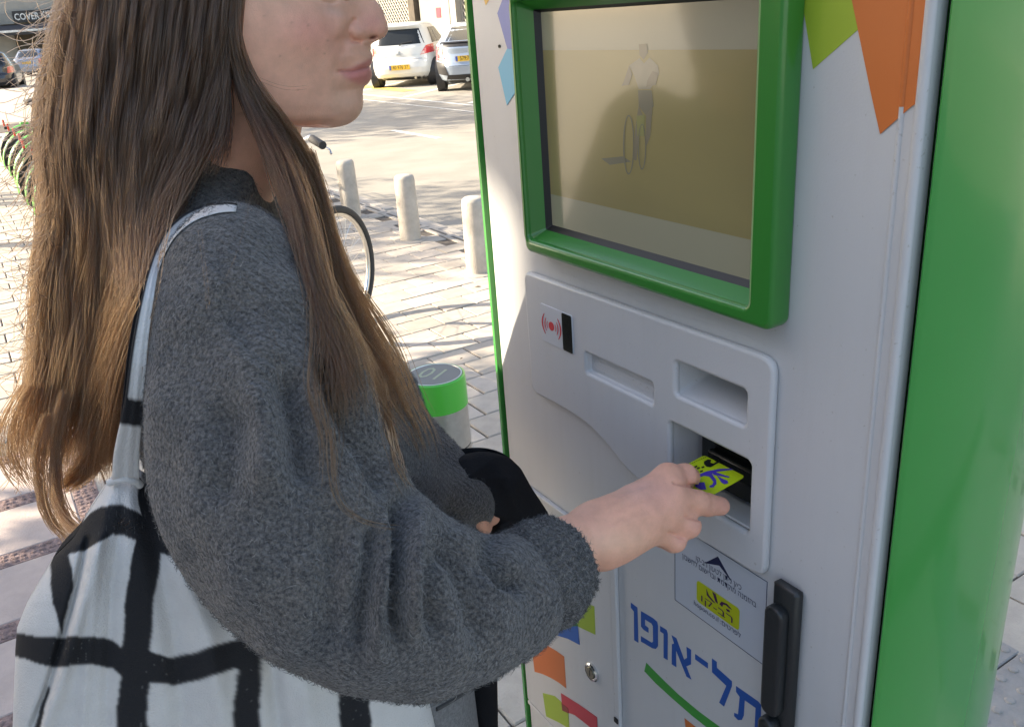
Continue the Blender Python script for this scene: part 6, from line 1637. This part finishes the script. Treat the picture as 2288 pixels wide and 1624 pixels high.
# ---- eyes and brows, just above the picture's edge
m_eye = pbr('eye_white', (.72, .70, .67), .15, coat=.5); m_iris = pbr('iris_brown', (.05, .028, .016), .1, coat=.8); m_lid = pbr('eyelid', tuple(base_skin * [.9, .82, .8]), .5, sss=.1); m_brow = pbr('brow_hair', (.045, .025, .015), .8)
je = np.argmin((X8 - 1165) ** 2 + (Y8 + 95) ** 2); ep = HV.reshape(-1, 3)[je]
for sg in (1, -1):
    c_ = np.array([ep[0] - .004, sg * (ep[1] - .0085), ep[2]])
    ev = MB().lathe([(.0115 * math.sin(t_), .0115 * math.cos(t_)) for t_ in np.linspace(.05, 3.09, 14)], 18)
    eo = add('eye', [wrl(np.array(v) + c_) for v in ev.v], ev.f, m_eye, person, smooth=True, world=True)
    gaze = np.array([.80, sg * .45, -.35]); gaze /= np.linalg.norm(gaze)
    iv = [wrl(c_ + gaze * .0112 + .0052 * (math.cos(a_) * np.cross(gaze, UP) + math.sin(a_) * np.cross(np.cross(gaze, UP), gaze))) for a_ in np.arange(16) * math.pi / 8]
    add('iris', iv + [wrl(c_ + gaze * .0122)], [(i, (i + 1) % 16, 16) for i in range(16)], m_iris, eo, smooth=True, world=True, root=person)
    for up_, n0, n1 in ((1, .15, 1.0), (-1, .45, 1.0)):
        lv_ = []
        for i in range(7):
            el = (n0 + (n1 - n0) * i / 6) * up_ * 1.35
            for j in range(13):
                az_ = -1.5 + 3.0 * j / 12; lv_.append(wrl(c_ + .0124 * np.array([math.cos(el) * math.cos(az_ + .5), sg * math.cos(el) * math.sin(az_ + .5), math.sin(el)])))
        add('eyelid', lv_, [(i * 13 + j, i * 13 + j + 1, (i + 1) * 13 + j + 1, (i + 1) * 13 + j) for i in range(6) for j in range(12)], m_lid, person, smooth=True, world=True)
    bp_ = []
    for X_, Y_ in ((1390, -300), (1250, -345), (1080, -345), (930, -300)):
        k_ = np.argmin((X8 - X_) ** 2 + (Y8 - Y_) ** 2); b_ = HV.reshape(-1, 3)[k_].copy(); b_[1] = sg * b_[1]; bp_.append(wrl(b_))
    MB().tube(bp_, [.0025, .0034, .003, .0012], 8).build('eyebrow', m_brow, person, smooth=True, world=True)

# ------------------------------------------------------------------ tote bag on her right shoulder
m_canvas = pbr('painted_canvas', (.62, .62, .62), .9, bump=.35, bscale=700, spec=.2, attr='paint', var=.05, vscale=40)
bag = thing('tote_bag', tuple(wrl(np.array([-.12, .2, 0.0]))), 0, 'white canvas tote bag painted with black grid lines hanging behind her arm', 'bag')
def table(T): a = np.array(T, float); return lambda y: np.interp(y, a[:, 0], a[:, 1])
xl = table([(1072, 246), (1100, 228), (1140, 200), (1200, 164), (1240, 122), (1290, 92), (1340, 62), (1400, 38), (1450, 34), (1500, 33), (1624, 28), (1800, 40), (1870, 55), (1890, 90)])
xr = table([(1072, 312), (1100, 332), (1130, 352), (1200, 425), (1250, 490), (1350, 640), (1450, 790), (1520, 940), (1560, 958), (1624, 972), (1800, 960), (1870, 940), (1890, 900)])
NY, NX = 250, 290
ys = np.linspace(1072, 1890, NY); U_ = np.linspace(0, 1, NX); U_ = U_ - np.sin(2 * np.pi * U_) / (2 * np.pi) * .35
Xb = xl(ys)[:, None] + (xr(ys) - xl(ys))[:, None] * U_[None]; Yb = np.broadcast_to(ys[:, None], Xb.shape).copy()
Yb = Yb + 3 * np.sin(Xb / 60)
ed = np.clip(4 * U_ * (1 - U_), 0, 1)[None] ** .5 * np.clip(4 * ((ys - 1072) / 818) * (1.0 - (ys - 1072) / 818), 0, 1)[:, None] ** .45
sb_ = .195 + .055 * ed
def bfold(ln, amt, wd):
    d_, t_ = seg_dist(Xb, Yb, ln); return amt * np.exp(-(d_ / wd) ** 2)
zq = lambda X, Y: (X * .6285, 603 + Y * .6285)
Q = lambda L: [zq(*p) for p in L]
sb_ = sb_ - (bfold(Q([(310, 960), (270, 1130), (215, 1330), (165, 1500), (110, 1640), (60, 2000)]), .016, 9) - bfold(Q([(345, 960), (310, 1130), (255, 1330), (205, 1500), (150, 1640), (100, 2000)]), .012, 18)) * ed
for ln, am, wd in (([(440, 760), (430, 900), (400, 1100), (380, 1500), (370, 2000)], .005, 14), ([(380, 760), (370, 900), (345, 1100), (300, 1500), (280, 2000)], -.004, 12), ([(500, 780), (560, 1000), (620, 1300), (660, 1700), (680, 2000)], .007, 26), ([(640, 1050), (740, 1300), (790, 1600), (800, 2000)], -.008, 30), ([(960, 1350), (990, 1600), (1000, 2000)], .010, 20), ([(1230, 1480), (1250, 1700), (1260, 2000)], .008, 26), ([(1090, 1500), (1120, 1800)], -.007, 26)):
    sb_ = sb_ - bfold(Q(ln), am, wd) * ed
def bag_world(X_, Y_, S_):
    d = np.stack([(X_ - CX) / FOC, -(Y_ - CY) / FOC, -np.ones_like(X_)], -1) @ RC.T
    P0_ = PWO + S_[..., None] * SW; tt = ((P0_ - EYE) @ SW) / (d @ SW); return EYE + d * tt[..., None]
FV = bag_world(Xb, Yb, sb_); BV = FV - SW * (2 * .045 * ed + .002)[..., None]
pol = [Q(p) for p in (
    [(218, 988), (250, 940), (285, 905), (320, 865), (360, 840), (400, 830), (432, 830), (470, 850), (500, 872), (560, 895), (620, 930), (645, 975), (668, 1028), (560, 1005), (530, 985), (490, 965), (440, 942), (400, 938), (340, 975), (300, 1002), (240, 1012)],
    [(500, 755), (560, 800), (580, 850), (575, 905), (500, 875), (490, 800)],
    [(488, 955), (576, 1000), (560, 1100), (545, 1200), (536, 1330), (530, 1450), (526, 1560), (522, 2100), (405, 2100), (412, 1624), (428, 1420), (440, 1250), (448, 1150), (462, 1050)],
    [(45, 1290), (120, 1300), (210, 1303), (300, 1304), (380, 1305), (410, 1320), (440, 1347), (520, 1352), (600, 1375), (700, 1358), (780, 1330), (860, 1305), (1010, 1275), (1010, 1345), (930, 1385), (850, 1410), (720, 1455), (620, 1472), (520, 1466), (430, 1445), (400, 1412), (330, 1404), (200, 1412), (130, 1395), (45, 1372)],
    [(178, 1045), (195, 1005), (215, 985), (245, 1008), (255, 1070), (261, 1130), (245, 1190), (230, 1235), (216, 1302), (205, 1240), (190, 1180), (178, 1110)],
    [(845, 1225), (935, 1285), (928, 1450), (924, 1624), (918, 2100), (822, 2100), (830, 1560), (845, 1400)],
    [(1204, 1505), (1312, 1495), (1322, 1624), (1318, 2100), (1215, 2100), (1210, 1624)],
    [(168, 1480), (178, 1482), (140, 1640), (112, 1660)])]  # last outline is the side fold, its dark line of shade drawn in black
pn = np.zeros(Xb.shape)
jx = 1.5 * np.sin(Yb / 19.0) + .6 * np.sin(Yb / 7 + Xb / 31); jy = 1.5 * np.sin(Xb / 23.0) + .6 * np.sin(Xb / 8)
for p in pol: pn = np.maximum(pn, inside(Xb + jx, Yb + jy, p).astype(float))
streak = (np.sin(Xb * .9 + 2 * np.sin(Yb / 40)) * np.sin(Yb / 23 + Xb / 5) > .93) & (np.sin(Yb / 90 + Xb / 37) > .3)
pn = gsm(gsm(pn, .7, 0), .7, 1) * (1 - .12 * streak)
wht, blk = np.array([.60, .58, .555]), np.array([.022, .022, .024])
bc = wht * (1 - pn[..., None]) + blk * pn[..., None]
st_ = np.exp(-(((Xb - zq(765, 1200)[0]) / 9) ** 2 + ((Yb - zq(765, 1205)[1]) / 7) ** 2)); bc = bc * (1 - .6 * st_[..., None])
gi = np.arange(NY * NX).reshape(NY, NX)
q_ = np.stack([gi[:-1, :-1], gi[:-1, 1:], gi[1:, 1:], gi[1:, :-1]], -1).reshape(-1, 4)
bo = add('bag_body', np.concatenate([FV.reshape(-1, 3), BV.reshape(-1, 3)]), np.concatenate([q_[:, ::-1], q_ + NY * NX]), m_canvas, bag, smooth=True, world=True)
set_attr(bo, 'paint', np.concatenate([bc.reshape(-1, 3)] * 2))
def ribbon(name, pts, width, s, colf, parent, thick=.002, lift=.004, drape=True, n=80):
    """flat strap through picture points with its own thickness"""
    P = np.array(pts, float); L = np.concatenate([[0], np.cumsum(np.linalg.norm(np.diff(P, axis=0), axis=1))]); X_ = np.linspace(0, L[-1], n)
    c = catmull(L, P, X_); w_ = np.interp(X_, L, width); ss = np.interp(X_, L, s)
    T = np.gradient(c, axis=0); T /= np.linalg.norm(T, axis=1)[:, None]; nn = np.stack([-T[:, 1], T[:, 0]], 1)
    m_ = 9; V = []; cols = []
    for j in range(m_):
        f = j / (m_ - 1) * 2 - 1
        xy = c + nn * (w_ * f / 2)[:, None]; p = bag_world(xy[:, 0], xy[:, 1], ss)
        if drape:
            for i in range(int(n * .48), int(n * .94)):
                v = ray(*xy[i]); h = bvh.ray_cast(Vector(EYE), Vector(v).normalized())
                if h[0] is not None:
                    k = h[3] / np.linalg.norm(v) - lift
                    cur = (p[i] - EYE) @ v / (v @ v)
                    if cur > k: p[i] = EYE + v * k
        p = p + SW * (.0006 * (1 - f * f) + .0008 * math.sin(f * 7)); V.append(p); cols.append(np.array([colf(i / (n - 1), f) for i in range(n)]))
    A_ = np.stack(V, 1); B_ = A_ - SW * thick; F = []
    g1 = np.arange(n * m_).reshape(n, m_); q_ = np.stack([g1[:-1, :-1], g1[:-1, 1:], g1[1:, 1:], g1[1:, :-1]], -1).reshape(-1, 4)
    F = [q_[:, ::-1], q_ + n * m_]
    bd = np.concatenate([g1[0, :], g1[1:, -1], g1[-1, -2::-1], g1[-2:0:-1, 0]]); b2_ = np.roll(bd, -1)
    F.append(np.stack([bd, b2_, b2_ + n * m_, bd + n * m_], 1))
    o = add(name, np.concatenate([A_.reshape(-1, 3), B_.reshape(-1, 3)]), np.concatenate(F), m_canvas, parent, smooth=True, world=True)
    set_attr(o, 'paint', np.concatenate([np.stack(cols, 1).reshape(-1, 3)] * 2)); return o
def c_front(t, f):
    if .152 < t < .235: return blk
    if f < -.72: return blk if t > .2 else wht
    return wht
def c_back(t, f): return blk if f < .35 else wht
ribbon('strap', [(280, 1072), (282, 1020), (293, 940), (300, 885), (308, 810), (317, 740), (330, 665), (342, 610), (360, 560), (384, 520), (420, 488), (470, 468), (520, 464), (575, 480)], [62, 58, 48, 42, 38, 33, 27, 22, 22, 24, 25, 24, 18, 6], [.215, .225, .24, .25, .25, .245, .235, .215, .18, .17, .15, .13, .12, .02], c_front, bag)
ribbon('strap', [(258, 1074), (266, 1020), (272, 950), (280, 880), (289, 800), (302, 720), (318, 655), (336, 600), (356, 552)], [8, 8, 9, 10, 12, 12, 9, 8, 8], [.185, .185, .185, .185, .185, .18, .18, .17, .16], c_back, bag)
auto_smooth(MB().tube([WS(244, 1078, .21), WS(262, 1071, .214), WS(285, 1070, .216), WS(306, 1076, .214), WS(313, 1084, .21)], .003, 8).build('hem_roll', pbr('canvas_hem', tuple(wht), .9, bump=.3, bscale=700), bag, world=True), 60)

# ------------------------------------------------------------------ black jacket over the left forearm
m_jacket = pbr('black_cloth', (.019, .019, .021), .85, bump=.3, bscale=420, spec=.06)
jack = thing('black_jacket', tuple(wrl(np.array([.06, -.02, 0.0]))), 0, 'crumpled black jacket carried over her left forearm in front of the kiosk', 'jacket')
jl = table([(988, 1066), (993, 1044), (1000, 1010), (1008, 985), (1020, 978), (1040, 980), (1100, 1004), (1140, 1030), (1152, 1062), (1164, 1100), (1180, 1092), (1220, 1075), (1300, 1060), (1490, 1046), (1624, 1058), (1800, 1062)])
jr = table([(988, 1088), (993, 1112), (1000, 1132), (1012, 1148), (1030, 1166), (1055, 1180), (1080, 1192), (1110, 1208), (1140, 1224), (1152, 1226), (1162, 1216), (1170, 1190), (1200, 1150), (1300, 1125), (1490, 1111), (1624, 1113), (1800, 1110)])
NY, NX = 150, 60; ys = np.concatenate([np.linspace(988, 1200, 80), np.linspace(1208, 1800, NY - 80)]); U_ = .5 - .5 * np.cos(np.pi * np.linspace(0, 1, NX))
Xj = jl(ys)[:, None] + (jr(ys) - jl(ys))[:, None] * U_[None]; Yj = np.broadcast_to((ys + 20 * np.clip((1160 - ys) / 100, 0, 1))[:, None], Xj.shape).copy()
ed = np.sqrt(np.clip(4 * U_ * (1 - U_), 0, 1))[None] * np.clip((ys - 988) / 60, 0, 1)[:, None] ** .5 * np.clip((1800 - ys) / 60, 0, 1)[:, None] ** .5
fo = .004 * np.sin(Xj / 33 + Yj / 47) + .0022 * np.sin(Xj / 14 - Yj / 29 + 1) + .007 * (.5 - np.abs(np.sin(Xj / 37 + Yj / 90 + .8 * np.sin(Yj / 33)))) + .005 * (.5 - np.abs(np.sin(Xj / 60 - Yj / 41 + np.sin(Xj / 25))))
Sj = -.03 + (.050 + fo) * ed * np.interp(ys, [988, 1170, 1260, 1800], [1, 1, .5, .45])[:, None]
FVj = bag_world(Xj, Yj, Sj); BVj = FVj - SW * (.05 * ed * np.interp(ys, [988, 1170, 1260, 1800], [1, 1, .5, .45])[:, None] + .001)[..., None]
gi = np.arange(NY * NX).reshape(NY, NX); q_ = np.stack([gi[:-1, :-1], gi[:-1, 1:], gi[1:, 1:], gi[1:, :-1]], -1).reshape(-1, 4)
add('jacket_body', np.concatenate([FVj.reshape(-1, 3), BVj.reshape(-1, 3)]), np.concatenate([q_[:, ::-1], q_ + NY * NX]), m_jacket, jack, smooth=True, world=True)
# ------------------------------------------------------------------ the card in her hand
P1 = at(*z7(1872, 588), .815)
bk = -MDIR * .985 - UP * .10; bk /= np.linalg.norm(bk)
sd_ = -A
cn = np.cross(bk, sd_); cn = cn if cn[2] > 0 else -cn
card = thing('travel_card', tuple(P1), 0, 'lime green travel card with violet swirls pushed into the reader by her fingers', 'card')
CL, CW = .0856, .054
def cpt(u, v, h=0.0): return P1 + bk * (CL * u) + sd_ * (CW * v) + cn * h
def cflat(name, pts, mat, h, parent): return add(name, [cpt(u, v, h) for u, v in pts], [tuple(range(len(pts)))], mat, parent, world=True, root=card)
rc = [(u, v) for u, v in rrect(0, 1, 0, 1, .05, 4)]
n_ = len(rc)
cb = add('card_body', [cpt(u, v, 0) for u, v in rc] + [cpt(u, v, -.0008) for u, v in rc], [tuple(range(n_)), tuple(reversed(range(n_, 2 * n_)))] + [(i, (i + 1) % n_, n_ + (i + 1) % n_, n_ + i) for i in range(n_)], ink('card_lime', '#b2c81e', .95), card, world=True)
i_pur, i_blk = ink('card_violet', '#4a3aa8'), ink('card_black', '#15171a')
# violet print and black marks, traced on the card's own plane
def ctr(X, Y):
    p = on_plane(*z7(X, Y), P1 + cn * .0003, cn); d = p - P1; return d @ bk / CL, d @ sd_ / CW
def mark(pts, mat, h=.0002, name='card_mark'): cflat(name, [ctr(*p) for p in pts], mat, h, cb)
mark([(1400, 570), (1500, 535), (1620, 512), (1720, 508), (1760, 520), (1690, 528), (1600, 540), (1545, 560), (1585, 620), (1590, 660), (1560, 695), (1520, 695), (1520, 680), (1550, 668), (1560, 640), (1520, 590), (1470, 580), (1405, 600)], i_pur)
mark([(1545, 545), (1580, 545), (1720, 590), (1712, 602), (1610, 580), (1560, 572)], i_pur, .0003)
mark([(1590, 575), (1640, 605), (1700, 630), (1705, 655), (1670, 665), (1640, 650)], i_pur, .0003)
mark([(1385, 650), (1470, 645), (1490, 715), (1440, 720), (1380, 690)], i_pur, .0003)
mark([(1465, 440), (1500, 420), (1540, 420), (1530, 450), (1560, 460), (1610, 430), (1625, 445), (1530, 497), (1490, 490), (1465, 465)], i_blk)  # black shapes at the card's leading end
mark([(1530, 400), (1570, 375), (1620, 395), (1580, 425)], i_blk, .0003)
for X, Y in ((1370, 490), (1440, 495), (1425, 535), (1395, 505)): mark([(X, Y), (X + 28, Y - 12), (X + 32, Y + 4), (X + 6, Y + 14)], i_blk, .0003)
for k in range(9): mark([(1330 + k * 18, 462 - k * 8), (1340 + k * 18, 457 - k * 8), (1342 + k * 18, 463 - k * 8), (1332 + k * 18, 468 - k * 8)], i_blk, .0003)
